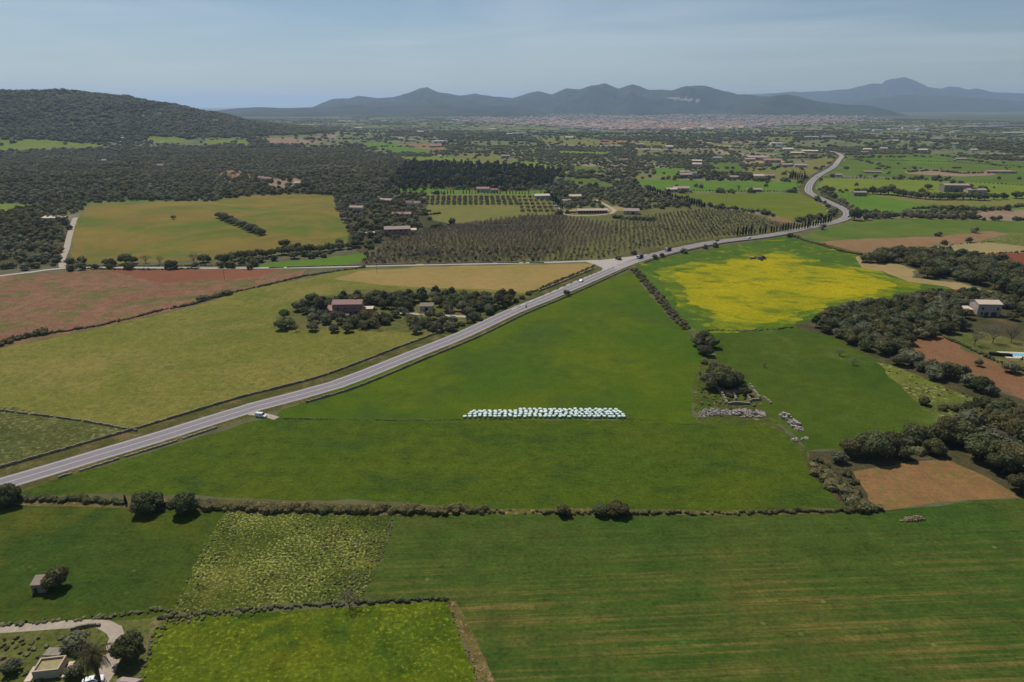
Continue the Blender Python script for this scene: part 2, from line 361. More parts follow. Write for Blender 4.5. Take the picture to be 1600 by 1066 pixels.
def mkobj(name, me, parent=None, loc=None, rz=0, sc_=None):
    o = bpy.data.objects.new(name, me); COL.objects.link(o)
    if parent: o.parent = parent
    if loc is not None: o.location = loc
    if rz: o.rotation_euler = (0, 0, rz)
    if sc_ is not None: o.scale = sc_ if hasattr(sc_, '__len__') else (sc_,) * 3
    return o
def empty(name, loc=(0, 0, 0), rz=0):
    o = bpy.data.objects.new(name, None); COL.objects.link(o); o.location = loc; o.rotation_euler = (0, 0, rz); o.empty_display_size = 1; return o
_ORD = 'first second third fourth fifth sixth seventh eighth ninth tenth eleventh twelfth thirteenth fourteenth fifteenth sixteenth seventeenth eighteenth nineteenth twentieth'.split()
_TENS = {2: 'twenty', 3: 'thirty', 4: 'forty', 5: 'fifty', 6: 'sixty', 7: 'seventy', 8: 'eighty', 9: 'ninety'}
def ordn(i):      # 0-based
    if i < 20: return _ORD[i]
    t, k = divmod(i + 1, 10)
    return (_TENS[t][:-1] + 'ieth') if k == 0 else _TENS[t] + '-' + _ORD[k - 1]

# ------------------------------------------------------------------ fields (traced in photo pixels, laid on the terrain)
FIELDS = [   # kind-name, label, material, polygon
 ('woodland_floor', 'dark floor under the woods on the left slope', 'wood', [(-300,236),(0,236),(170,232),(420,228),(600,240),(700,262),(860,265),(850,300),(600,302),(540,306),(400,306),(180,314),(0,318),(-300,322)]),
 ('woodland_floor', 'dark ground under the trees left of the farm track', 'wood', [(-300,330),(0,330),(100,335),(112,350),(97,414),(0,416),(-300,425)]),
 ('grass_field', 'lime field left at the foot of the wooded hill', 'lime', [(-200,215),(0,219),(50,218),(105,221),(150,226),(165,230),(112,231),(50,233),(-200,240)]),
 ('grass_field', 'small green clearing right of the hillside track', 'lime', [(230,212),(288,216),(293,222),(260,221),(226,220)]),
 ('grass_field', 'narrow green clearing at the right foot of the hill', 'lime', [(318,219),(382,219),(395,226),(330,224)]),
 ('grass_field', 'green strip behind the trees above the long shed', 'lime', [(-200,318),(0,319),(70,320),(67,325),(30,326),(0,332),(-200,340)]),
 ('tilled_field', 'pinkish tilled field right of the wooded hill', 'pink', [(410,216),(458,215),(510,222),(475,226),(425,225)]),
 ('tilled_field', 'small bare tan plot beyond the pinkish field', 'pink', [(483,214),(525,211),(525,217),(490,217)]),
 ('orchard_ground', 'orange brown plot among the woods', 'brown', [(338,276),(352,266),(380,266),(397,276),(388,287),(345,285)]),
 ('garden_ground', 'reddish garden ground round the hilltop villa', 'pink', [(398,290),(400,281),(475,278),(478,290),(440,296)]),
 ('grass_field', 'bright green field beside the far greenhouses', 'green2', [(564,223),(611,222),(622,228),(669,234),(669,239),(616,239),(600,233),(571,229)]),
 ('farmyard_ground', 'brown farmyard by the far greenhouses', 'brown', [(622,226),(690,224),(696,236),(670,234)]),
 ('grass_field', 'bright lime strip beyond the dark pine wood', 'lime', [(616,245),(702,245),(721,250),(799,254),(804,250),(842,255),(892,271),(874,273),(846,272),(840,267),(799,259),(720,254),(640,252),(614,251)]),
 ('grass_field', 'pale green plot with bushes behind the pine wood', 'olive', [(712,246),(716,240),(770,240),(792,249),(770,252),(725,250)]),
 ('grass_field', 'bright green strip before the pine wood', 'green2', [(617,298),(624,292),(660,294),(710,297),(790,299),(860,297),(850,304),(620,302)]),
 ('grove_ground', 'pale ground striped by rows of young olives', 'olive', [(664,304),(800,303),(850,304),(872,332),(868,337),(800,341),(745,347),(700,349),(668,340)]),
 ('garden_ground', 'mixed garden ground round the cottages', 'scrub', [(545,310),(660,306),(672,345),(720,350),(640,368),(600,380),(565,400),(545,385),(530,340)]),
 ('grass_field', 'far olive green field before the town', 'olive', [(834,217),(944,219),(935,227),(890,226),(845,222)]),
 ('tilled_field', 'far brown plot before the town', 'brown', [(944,219),(992,220),(996,225),(940,224)]),
 ('grass_field', 'far dull green field right of the brown plot', 'olive', [(996,220),(1042,222),(1040,229),(1000,228)]),
 ('grass_field', 'thin light green strip among far hedges', 'lime', [(872,236),(950,238),(948,242),(873,240)]),
 ('grass_field', 'small green field within the hedges', 'green', [(896,260),(940,260),(943,267),(898,267)]),
 ('grass_field', 'green field left of the red farm', 'green2', [(1022,262),(1072,263),(1066,274),(1024,273)]),
 ('tilled_field', 'tan strip left of the red farm', 'olive', [(970,273),(1050,273),(1054,278),(975,280)]),
 ('grass_field', 'long bright green field below the red farm', 'green2', [(985,280),(1060,282),(1251,284),(1247,297),(1100,299),(1060,300),(1024,299),(1005,290)]),
 ('grass_field', 'bent green field left of the orchard', 'green', [(848,279),(925,279),(962,292),(955,298),(925,293),(900,285)]),
 ('grove_ground', 'dull green floor of the olive orchard by the cypresses', 'orchg', [(915,306),(1000,300),(1015,300),(1110,324),(1040,328),(985,327),(930,318)]),
 ('farmyard_ground', 'sandy yard round the long low stable', 'sand', [(875,328),(905,326),(950,325),(965,322),(985,330),(965,337),(890,335)]),
 ('grass_field', 'yellow green field behind the roadside cypresses', 'f14g', [(1035,303),(1247,302),(1266,309),(1294,326),(1292,336),(1255,345),(1229,343),(1191,331),(1154,327),(1107,322),(1071,309)]),
 ('tilled_field', 'small bare brown wedge beside the field', 'brown', [(1204,338),(1222,340),(1240,346),(1206,350)]),
 ('grass_field', 'green field with hedges left of the villas', 'green', [(1105,254),(1154,255),(1165,270),(1122,270)]),
 ('building_yard', 'sandy building yard in the far plain', 'sand', [(1156,250),(1223,249),(1229,255),(1165,257)]),
 ('tilled_field', 'isolated sandy plot in the far plain', 'sand', [(1118,226),(1144,227),(1144,230),(1118,229)]),
 ('grass_field', 'far olive strip beside the far road', 'olive', [(1190,214),(1240,215),(1238,221),(1195,220)]),
 ('grass_field', 'open ground left of the bend in the road', 'olive', [(1165,262),(1240,258),(1290,245),(1300,252),(1280,264),(1262,276),(1250,283),(1180,282)]),
 ('grass_field', 'mid green meadow right of the far bend', 'green', [(1318,252),(1326,243),(1400,241),(1480,240),(1540,250),(1700,258),(1700,292),(1560,288),(1480,282),(1380,276),(1310,274),(1290,280),(1300,264)]),
 ('grass_field', 'bright narrow field at the top of the meadow', 'green2', [(1410,248),(1480,249),(1482,256),(1420,255)]),
 ('tilled_field', 'pale dug ground inside the right meadow', 'pink', [(1412,268),(1440,264),(1500,268),(1560,270),(1552,274),(1500,276),(1420,272)]),
 ('grass_field', 'yellow green field beyond the tree belt', 'lime', [(1286,279),(1420,281),(1500,284),(1700,293),(1700,314),(1560,312),(1300,300),(1276,296)]),
 ('grass_field', 'bright green field right of the road bend', 'green2', [(1290,301),(1340,302),(1400,308),(1440,313),(1500,313),(1700,312),(1700,328),(1500,327),(1440,331),(1400,334),(1350,332),(1334,325),(1312,312)]),
 ('grass_field', 'dry strip below the tree belt', 'olive', [(1340,301),(1380,302),(1430,311),(1500,313),(1700,312),(1700,322),(1500,322),(1440,318),(1400,311)]),
 ('tilled_field', 'greyish brown plot at the right', 'pink', [(1512,332),(1600,328),(1700,326),(1700,346),(1600,344),(1560,342),(1530,340)]),
 ('grass_field', 'large green field right of the cypresses', 'green', [(1245,371),(1300,354),(1336,345),(1400,341),(1600,346),(1700,347),(1700,376),(1600,372),(1540,362),(1460,369),(1380,376),(1290,379)]),
 ('tilled_field', 'long brown tilled field beyond the right wood', 'brown', [(1278,378),(1340,374),(1475,369),(1548,361),(1580,366),(1525,378),(1462,382),(1480,394),(1350,396),(1312,388)]),
 ('grass_field', 'weedy green triangle beside the tilled field', 'weed', [(1530,377),(1580,366),(1700,370),(1700,388),(1600,385)]),
 ('tilled_field', 'pale fallow field beyond the right wood', 'pale', [(1465,383),(1535,378),(1600,385),(1700,389),(1700,396),(1600,396),(1512,398),(1475,394)]),
 ('tilled_field', 'dark red tilled field at the right edge', 'red', [(1520,398),(1600,395),(1700,395),(1700,430),(1600,418),(1562,408)]),
 ('orchard_ground', 'brown swell planted with bare young trees', 'orch', [(556,416),(570,402),(600,380),(640,366),(720,351),(830,336),(880,336),(960,346),(1040,332),(1100,326),(1160,330),(1206,345),(1260,350),(1240,360),(1130,372),(1000,394),(940,408),(700,413)]),
 ('orchard_ground', 'grassy part of the orchard near the road', 'orchg', [(880,336),(960,330),(1100,324),(1200,338),(1206,352),(1240,358),(1130,371),(1000,392),(940,405),(800,409),(900,385),(980,362)]),
 ('grass_field', 'yellowing field on the gentle slope', 'f14', [(118,352),(128,330),(135,319),(200,315),(340,315),(352,308),(440,303),(520,305),(532,330),(547,365),(542,380),(500,388),(450,388),(330,405),(240,410),(108,413),(113,380)]),
 ('grass_field', 'small bright green field above the side road', 'green2', [(395,416),(418,411),(470,407),(570,395),(572,406),(540,414),(420,418)]),
 ('ploughed_field', 'red earth field beside the side road', 'f13', [(-300,470),(-50,436),(60,428),(160,421),(300,421),(480,421),(470,434),(400,446),(300,478),(150,513),(0,543),(-300,610)]),
 ('ploughed_field', 'bare dark red corner of the red earth field', 'f13r', [(170,421),(300,421),(440,421),(400,434),(330,437),(250,442),(210,434)]),
 ('grass_field', 'wide ripening field left of the main road', 'f11', [(-300,612),(0,545),(150,514),(300,480),(400,449),(470,436),(540,422),(650,418),(760,415),(930,411),(925,424),(880,440),(830,460),(760,500),(700,520),(640,545),(560,575),(400,624),(215,671),(0,640),(-300,598)]),
 ('stubble_field', 'tan dry part of the ripening field', 'f11t', [(520,436),(560,424),(650,417),(760,415),(930,411),(925,424),(880,440),(830,458),(760,452),(600,446)]),
 ('weedy_field', 'dark weedy wedge left of the main road', 'f12', [(-300,596),(0,638),(120,655),(214,670),(214,673),(140,697),(0,737),(-300,815)]),
 ('garden_ground', 'garden ground under the farmhouse grove', 'garden', [(422,514),(430,492),(478,470),(560,452),(700,452),(800,458),(826,466),(760,498),(700,515),(670,520),(560,516)]),
 ('roadside_verge', 'grass verges along the main road', 'verge', 'VERGE'),
 ('grass_field', 'green triangle left of the farm track wall', 'f6', [(40,775),(22,772),(120,740),(250,702),(380,662),(425,652),(580,655),(725,656),(975,656),(1090,662),(1195,650),(1215,662),(1240,684),(1262,705),(1268,735),(1300,770),(1328,792),(1200,797),(760,795),(600,785),(400,780),(200,773),(60,777)]),
 ('grass_field', 'smooth bright green field along the road', 'f7', [(430,652),(440,640),(560,596),(700,546),(880,465),(985,422),(1000,440),(1040,490),(1080,520),(1100,545),(1100,585),(1080,610),(1090,662),(975,656),(725,656),(580,655)]),
 ('grass_field', 'deep green meadow beside the ruin', 'f9', [(1105,520),(1250,510),(1300,525),(1340,548),(1400,572),(1450,600),(1475,640),(1440,690),(1330,702),(1262,705),(1215,660),(1195,650),(1190,625),(1150,590),(1120,560)]),
 ('weedy_strip', 'pale weedy strip below the right tree belt', 'weed', [(1370,566),(1400,572),(1480,596),(1540,618),(1560,640),(1480,650),(1470,655),(1440,640),(1420,618),(1390,590)]),
 ('rape_margin', 'green margin round the yellow rape field', 'rapeedge', [(992,414),(1060,398),(1140,384),(1225,370),(1290,382),(1352,396),(1345,412),(1400,434),(1500,450),(1500,470),(1400,475),(1300,492),(1240,514),(1160,518),(1108,520),(1076,514),(1040,485),(1010,445)]),
 ('rape_field', 'yellow rape field in flower', 'rape', [(1020,424),(1060,414),(1100,410),(1130,407),(1170,396),(1200,388),(1240,396),(1300,412),(1360,420),(1400,436),(1440,444),(1440,452),(1380,466),(1300,482),(1245,502),(1180,514),(1125,514),(1085,486),(1050,460),(1035,440)]),
 ('rape_field', 'densest yellow middle of the rape field', 'rapecore', [(1062,424),(1100,416),(1135,413),(1172,404),(1205,396),(1238,404),(1290,418),(1345,427),(1390,440),(1400,448),(1350,460),(1290,476),(1235,494),(1180,505),(1130,503),(1092,478),(1065,456),(1055,438)]),
 ('sandy_margin', 'sandy field edge below the right wood', 'sand', [(1340,400),(1352,412),(1400,412),(1432,422),(1424,434),(1500,442),(1560,458),(1520,462),(1480,448),(1420,440),(1380,424),(1346,418)]),
 ('scrub_ground', 'dusty ground under the right tree belts', 'scrub', [(1250,514),(1240,508),(1330,480),(1440,458),(1500,452),(1560,458),(1700,480),(1700,560),(1600,545),(1530,520),(1470,522),(1400,542),(1440,570),(1560,612),(1700,650),(1700,700),(1560,640),(1480,606),(1400,574),(1340,548),(1300,526)]),
 ('scrub_ground', 'dusty ground below the upper right wood', 'scrub', [(1346,412),(1360,396),(1500,400),(1562,410),(1700,432),(1700,490),(1560,458),(1500,440),(1430,434),(1434,422),(1400,410)]),
 ('tilled_plot', 'reddish brown plot inside the right tree belt', 'f10', [(1400,545),(1430,532),(1470,524),(1530,530),(1600,560),(1700,590),(1700,660),(1600,625),(1540,600),(1470,572)]),
 ('garden_ground', 'garden lawn round the swimming pool', 'garden', [(1470,524),(1530,518),(1600,534),(1700,560),(1700,610),(1600,585),(1540,560),(1500,545)]),
 ('scrub_ground', 'weedy ground round the ruin', 'ruing', [(1082,640),(1085,600),(1100,560),(1120,560),(1150,592),(1190,620),(1196,648),(1215,660),(1262,702),(1262,735),(1240,690),(1195,665),(1090,658)]),
 ('scrub_ground', 'scrubby ground left of the brown fallow', 'scrub', [(1262,705),(1330,700),(1440,690),(1500,660),(1700,720),(1700,800),(1600,780),(1480,718),(1340,735),(1358,770),(1372,797),(1328,795),(1300,772),(1266,738)]),
 ('fallow_field', 'brown fallow field below the dark trees', 'f5', [(1333,737),(1440,720),(1480,718),(1540,745),(1600,778),(1520,781),(1372,798),(1356,772)]),
 ('dirt_strip', 'bare earth strip under the long hedge', 'dry', [(-200,770),(60,778),(200,776),(400,782),(600,788),(760,796),(1200,799),(1372,800),(1200,804),(760,803),(600,803),(355,800),(0,790),(-200,786)]),
 ('cereal_field', 'dark green field with the stone hut', 'f1', [(-400,780),(0,788),(345,797),(352,801),(325,850),(300,900),(275,945),(262,957),(230,967),(150,973),(0,984),(-400,1010)]),
 ('flower_field', 'weedy field dotted with pale flowers', 'f2', [(352,801),(480,802),(614,804),(605,850),(582,905),(562,936),(480,942),(400,950),(330,958),(262,957),(275,945),(300,900),(325,850)]),
 ('cereal_field', 'large green field with brown streaks', 'f4', [(614,804),(800,804),(1200,805),(1372,800),(1520,782),(1600,778),(1900,762),(2300,740),(2600,1400),(900,1500),(762,1110),(742,1050),(718,990),(697,938),(562,936),(582,905),(605,850)]),
 ('crop_field', 'lime green field in the near corner', 'f3', [(240,985),(262,966),(330,960),(400,953),(545,950),(697,938),(718,990),(742,1050),(762,1110),(900,1500),(100,1500),(205,1150),(222,1050)]),
 ('dirt_strip', 'worn strip beside the lime green field', 'dry', [(697,938),(712,940),(745,1000),(775,1066),(900,1300),(850,1300),(762,1110),(742,1050),(718,990)]),
 ('garden_ground', 'rough garden in the near left corner', 'garden', [(-400,1010),(0,984),(150,973),(230,967),(262,958),(240,985),(222,1050),(205,1150),(100,1500),(-600,1500)]),
]
ROAD = [(-420,868),(-200,812),(0,757),(150,712),(250,682),(400,635),(525,601),(650,552),(725,522),(800,487),(850,467),(900,446),(950,424),(990,408),(1025,398),(1075,386),(1125,377),(1199,368),(1266,355),(1304,347),(1322,340),(1325,332),(1314,324),(1294,315),(1272,305),(1263,297),(1268,284),(1281,273),(1302,261),(1311,250),(1315,243),(1304,238),(1283,234)]
def smooth_line(pts, step=6.0):
    out = []
    n = len(pts)
    for i in range(n - 1):
        p0, p1, p2, p3 = pts[max(i - 1, 0)], pts[i], pts[i + 1], pts[min(i + 2, n - 1)]
        k = max(2, int((p2 - p1).length / step))
        for j in range(k):
            t = j / k
            out.append(0.5 * ((2 * p1) + (p2 - p0) * t + (2 * p0 - 5 * p1 + 4 * p2 - p3) * t * t + (3 * p1 - 3 * p2 + p3 - p0) * t ** 3))
    out.append(pts[-1]); return out
def line2(pxs, step=8.0): return smooth_line([W(*p).to_2d() for p in pxs], step)
def ribbon(c, w0, w1=None):
    """polygon round centre line c, from offset -w0 to +w1 (right positive)"""
    if w1 is None: w0, w1 = w0 / 2, w0 / 2
    a, b = [], []
    for i, p in enumerate(c):
        d = (c[min(i + 1, len(c) - 1)] - c[max(i - 1, 0)]).normalized(); nrm = Vector((d.y, -d.x))
        a.append(p - nrm * w0); b.append(p + nrm * w1)
    return a + b[::-1]
roadc = line2(ROAD, 14)
lane = line2([(-300,468),(-100,444),(0,431),(50,425),(100,419),(200,418),(330,419),(480,418),(600,415),(700,413),(860,410),(935,407)], 20)
track = line2([(98,418),(97,405),(103,390),(108,370),(113,352),(118,340)], 12)
drive = line2([(752,497),(735,495),(690,493),(640,490),(610,489)], 8)
path = line2([(-160,996),(-40,986),(50,980),(120,975),(165,976),(182,990),(176,1006),(178,1024),(170,1050),(150,1080)], 3)
farroad = line2([(1122,210),(1150,215),(1180,222),(1215,227)], 60)
htrack = line2([(222,222),(226,216),(230,211)], 30)
stable_lane = line2([(868,318),(878,333),(905,337),(945,335),(960,330),(950,322),(930,312)], 10)
spur = line2([(1316,341),(1295,348),(1270,350)], 10)
layby = line2([(390,646),(405,647.5),(420,650),(432,654)], 4)
# CDT of everything
polys = []      # (index, [2d pts])
def jitter_poly(px, amt=1.0):
    pts = [W(*p).to_2d() for p in px]; out = []
    for i, a in enumerate(pts):
        b = pts[(i + 1) % len(pts)]; L_ = (b - a).length; rr = (a.length + b.length) / 2
        k = max(1, min(22, int(L_ / max(3.0, rr * 0.012)))); nrm = Vector((-(b - a).y, (b - a).x)).normalized()
        for j in range(k):
            t = j / k; p = a.lerp(b, t)
            if j: p = p + nrm * ((noise.noise(Vector((p.x / 25, p.y / 25, 0))) + .6 * noise.noise(Vector((p.x / 7, p.y / 7, 4)))) * min(6, 1.2 + rr * 0.004) * amt)
            out.append(p)
    return out
GROUND = []
for nm, lab, mk, px in FIELDS:
    if px == 'VERGE': polys.append(ribbon(roadc[:int(len(roadc) * .97)], 13.0, 9.5)); PV = None
    else: polys.append(jitter_poly(px, 3.6 if nm == 'rape_field' else (0.6 if min(q[1] for q in px) > 700 else 1.0)))
    GROUND.append((nm, lab, mk))
def addroad(nm, lab, mk, pl): polys.append(pl); GROUND.append((nm, lab, mk))
addroad('lane', 'pale narrow side road running left from the junction', 'concrete', ribbon(lane, 4.6))
addroad('farm_track', 'stony farm track beside the yellowing field', 'gravel', ribbon(track, 5.0))
addroad('driveway', 'pale driveway into the farmhouse grove', 'concrete', ribbon(drive, 3.6))
addroad('footpath', 'pale gravel path at the near left corner', 'gravel', ribbon(path, 2.8))
addroad('path_turning', 'gravel turning place beside the palm', 'gravel', [W(*p).to_2d() for p in [(150,973),(172,972),(190,978),(194,990),(184,1004),(174,1004),(166,990),(152,982)]])
addroad('yard', 'sandy yard beside the parked car', 'gravel', [W(*p).to_2d() for p in [(160,1024),(186,1020),(182,1040),(172,1060),(160,1075),(150,1066)]])
addroad('far_road', 'thin pale road in the far plain', 'concrete', ribbon(farroad, 12))
addroad('hill_track', 'pale track at the foot of the hill', 'gravel', ribbon(htrack, 7))
addroad('farm_lane', 'sandy lane round the long low stable', 'gravel', ribbon(stable_lane, 5.0))
addroad('side_lane', 'short lane beside the roadside cypresses', 'concrete', ribbon(spur, 4.0))
addroad('layby', 'bare roadside pull-in under the white van', 'gravel', ribbon(layby, 3.0))
addroad('junction', 'paved mouth of the side road', 'concrete', [W(*p).to_2d() for p in [(915,409),(950,405),(985,401),(1012,397),(1000,405),(960,423),(938,430),(942,419),(930,413)]])
addroad('main_road', 'two lane grey asphalt road crossing the fields', 'asphalt', ribbon(roadc, 10.2))
addroad('quarry', 'pale quarry', 'quarry', [Vector((9e3, 9e3)), Vector((9.01e3, 9e3)), Vector((9.01e3, 9.01e3))]); polys.pop(); GROUND.pop()
verts, edges, faces = [], [], []
for pl in polys:
    b = len(verts); m_ = len(pl); verts.extend([Vector((p.x, p.y)) for p in pl]); edges.extend([(b + i, b + (i + 1) % m_) for i in range(m_)])
r = 45.0
rows_ = []
while r < 52000: rows_.append(r); r *= 1.075 if r < 1500 else (1.035 if r < 7000 else 1.12)
for r in rows_:
    for i in range(-40, 41):
        a = i / 40 * rad(60) + R.uniform(-.004, .004)
        q = r * R.uniform(.99, 1.01)
        if i in (-40, 40): a = i / 40 * rad(60)
        verts.append(Vector((math.sin(a) * q, math.cos(a) * q)))
for r in (60, 200, 800, 4000, 52000):
    for i in range(0, 13):
        a = rad(60) + (i + .5) / 13 * rad(240); verts.append(Vector((math.sin(a) * r, math.cos(a) * r)))
res = geometry.delaunay_2d_cdt(verts, edges, [], 0, 1e-3)
ov, of = res[0], res[2]
vz = [H(v.x, v.y) for v in ov]
PB = [([(p.x, p.y) for p in pl], min(p.x for p in pl), max(p.x for p in pl), min(p.y for p in pl), max(p.y for p in pl)) for pl in polys]
byf = {}
for f in of:
    a, b_, c_ = (ov[i] for i in f); x, y = (a.x + b_.x + c_.x) / 3, (a.y + b_.y + c_.y) / 3
    k = -1
    for i in range(len(PB) - 1, -1, -1):
        pl, x0, x1, y0, y1 = PB[i]
        if x0 < x < x1 and y0 < y < y1 and inside(pl, x, y): k = i; break
    byf.setdefault(k, []).append(f)
def ground_obj(k, nm, lab, mat):
    fs = byf.get(k)
    if not fs: print('EMPTY FIELD', k, nm, lab); return
    idx = {}; vs = []; ff = []
    for f in fs:
        q = []
        for i in f:
            if i not in idx: idx[i] = len(vs); vs.append((ov[i].x, ov[i].y, vz[i]))
            q.append(idx[i])
        ff.append(q)
    me = bpy.data.meshes.new(nm); me.from_pydata(vs, [], ff); me.materials.append(mat)
    me.polygons.foreach_set('use_smooth', [True] * len(ff)); me.update()
    tag(mkobj(nm, me), lab, nm.replace('_', ' '), None, 'structure')
ground_obj(-1, 'ground', 'wide scrubby plain reaching to the horizon', M['far'])
for k, (nm, lab, mk) in enumerate(GROUND): ground_obj(k, nm, lab, M[mk])

print('ground', round(time.time() - T0, 1), len(of))
FPX = [(px if px != 'VERGE' else None) for _, _, _, px in FIELDS]

# road markings
def strip(c, off, wd, z=0.02, dash=None):
    mb = MB(); s = 0.0; run = []
    def flush():
        if len(run) > 1:
            for (a0, a1), (b0, b1) in zip(run, run[1:]): mb.add([a0, a1, b1, b0], [(0, 1, 2, 3)])
        run.clear()
    for i in range(len(c) - 1):
        p, q = c[i], c[i + 1]; k = max(1, int((q - p).length / 2.0)); d = (q - p).normalized(); nrm = Vector((d.y, -d.x))
        for j in range(k):
            t = p.lerp(q, j / k); s += (q - p).length / k
            on = dash is None or (s % (dash[0] + dash[1])) < dash[0]
            if not on: flush(); continue
            a = t + nrm * (off - wd / 2); b = t + nrm * (off + wd / 2)
            run.append(((b.x, b.y, H(b.x, b.y) + z), (a.x, a.y, H(a.x, a.y) + z)))
    flush(); return mb
rc = roadc[:int(len(roadc) * .75)]
for o_ in (-2.0, 2.0): tag(strip(rc, o_, 3.3, .012).obj('road_lane', M['asphalt2']), 'darker worn ' + ('far' if o_ < 0 else 'near') + ' lane of the main road', 'road', None, 'structure')
for off, dash, lab in ((-4.1, None, 'white edge line on the far side of the main road'), (4.1, None, 'white edge line on the near side of the main road'), (0, None, 'white centre line of the main road')):
    tag(strip(rc, off, .22 if off else .26, .03, dash).obj('road_marking', M['paint']), lab, 'road marking', None, 'structure')
mb = MB()
for p0, p1 in [((800,484),(905,437)), ((905,437),(965,414))]:
    a, b = W(*p0).to_2d(), W(*p1).to_2d(); k = 9
    for i in range(k):
        q0 = a.lerp(b, i / k); q1 = a.lerp(b, (i + .62) / k); d = (q1 - q0).normalized(); nn = Vector((d.y, -d.x)) * .38
        mb.add([(q.x, q.y, H(q.x, q.y) + .045) for q in (q0 + nn, q1 + nn, q1 - nn, q0 - nn)], [(0, 1, 2, 3)])
tag(mb.obj('road_marking', M['paint']), 'white dashed and hatched marks before the junction', 'road marking', None, 'structure')
# ------------------------------------------------------------------ haze, mountains, sea
def hazebox():
    n_ = NT('haze air'); v = n_.n('ShaderNodeVolumePrincipled')
    v.inputs['Color'].default_value = (.55, .74, 1.0, 1); v.inputs['Density'].default_value = 4.8e-5; v.inputs['Anisotropy'].default_value = 0.3
    n_.l(v.outputs[0], n_.out.inputs['Volume'])
    mb = MB(); mb.box((0, 20000, -41), (104000, 80000, 841)); o = mb.obj('haze', n_.m)
    tag(o, 'thin bluish air haze over the whole plain', 'haze', None, 'stuff')
hazebox()
def ridge(nm, lab, tab, dist, depth, base=0, seed=0, rough=1.0, mat='mount', nu=150, nr=26, quarry_=False):
    """a range whose skyline passes through the traced points, built as a height field dist metres away"""
    u0, u1 = tab[0][0], tab[-1][0]; vs, fs = [], []
    for j in range(nr + 1):
        t = j / nr; rr = dist + (t - .42) * depth
        for i in range(nu + 1):
            u = u0 + (u1 - u0) * i / nu
            v = None
            for (a, b), (c, d) in zip(tab, tab[1:]):
                if a <= u <= c: v = b + (d - b) * (u - a) / (c - a); break
            dyu = (533 - v) / F; sl = (-SP + dyu * CP) / (CP + dyu * SP); hc = max(0, CAMH + dist * sl)
            prof = math.sin(math.pi * min(1, t / .84)) ** .9 if t < .42 else max(0, math.cos((t - .42) / .58 * math.pi / 2))
            x = (u - 800) / F / (CP + dyu * SP) * rr; y = rr
            nn = noise.fractal(Vector((x / 900, y / 900, seed)), .8, 2.2, 6)
            rd = abs(noise.noise(Vector((x / 620 + .3 * nn, y / 1500, seed + 9))))
            k = 1 - prof
            z = hc * prof * (1 + (.40 * nn - .95 * rd) * min(1, k * 2.6) * rough) + 34 * nn * min(1, hc / 150)
            edge = min(1, i / 6, (nu - i) / 6)
            vs.append((x, y, base + z * edge - (3 if j in (0, nr) or i in (0, nu) else 0)))
    for j in range(nr):
        for i in range(nu):
            a = j * (nu + 1) + i; fs.append((a, a + 1, a + nu + 2, a + nu + 1))
    me = bpy.data.meshes.new(nm); me.from_pydata(vs, [], fs); me.materials.append(M[mat]); me.polygons.foreach_set('use_smooth', [True] * len(fs))
    if quarry_:
        me.materials.append(M['quarry'])
        for pg in me.polygons:
            c_ = pg.center; u, v, _ = pix(*c_)
            if 1038 < u < 1108 and c_.y < dist and abs(v - (154.5 + (u - 1060) * .085) + 1.2 * noise.noise(Vector((u / 7, v / 2, 0)))) < 1.9 * (1 - abs(u - 1073) / 40): pg.material_index = 1
    tag(mkobj(nm, me), lab, nm, None, 'structure')
    return
ridge('mountains', 'far blue hills behind the town, left to middle', [(470,176),(500,162),(520,156),(545,154),(560,149),(590,153),(612,152),(640,145),(657,139),(668,137.5),(684,145),(700,148),(718,152),(742,149),(770,153),(800,155),(825,147),(840,144),(862,148),(885,138),(903,140),(925,133),(945,129.5),(966,139),(988,131),(1012,139),(1030,140),(1050,141),(1080,134),(1103,132),(1130,141),(1152,148),(1175,147),(1200,150),(1230,158),(1260,164),(1300,176)], 12000, 5000, seed=1, nu=520, nr=60, quarry_=True)
ridge('mountains', 'farthest pale blue range with the flat topped peak', [(1080,176),(1120,160),(1160,150),(1200,145),(1240,144),(1280,142.5),(1322,141),(1340,136),(1362,130.5),(1378,131),(1384,126),(1395,123),(1415,121.5),(1432,128),(1450,136),(1470,138),(1483,134),(1500,136),(1512,140),(1527,138.5),(1550,144),(1580,146),(1640,146),(1720,150),(1850,160),(1950,176)], 19000, 4500, seed=5, rough=.6, nu=420)
ridge('hills', 'low rounded wooded hill behind the right of the town', [(1120,177),(1160,163),(1190,154),(1212,148),(1228,146.5),(1250,149),(1275,156),(1300,161),(1350,166),(1420,177)], 10000, 3200, seed=8, nu=60)
ridge('hills', 'low blue rises along the right horizon', [(1290,173),(1340,158),(1400,150),(1450,149),(1500,151),(1560,156),(1640,158),(1750,163),(1900,174)], 15000, 4000, seed=3, nu=80, rough=.5)
ridge('hills', 'low dark hills on the left horizon', [(290,178),(340,173),(370,170),(400,168.5),(440,169.5),(480,168),(520,167),(560,163),(585,165),(620,164),(700,163),(800,165),(880,178)], 9500, 3000, seed=14, nu=80, rough=.5)
mb = MB(); mb.add([(-26000, 30000, 14), (2000, 30000, 14), (3000, 59000, 14), (-50000, 59000, 14)], [(0, 1, 2, 3)])
tag(mb.obj('sea', M['sea']), 'thin line of sea on the left horizon', 'sea', None, 'structure')

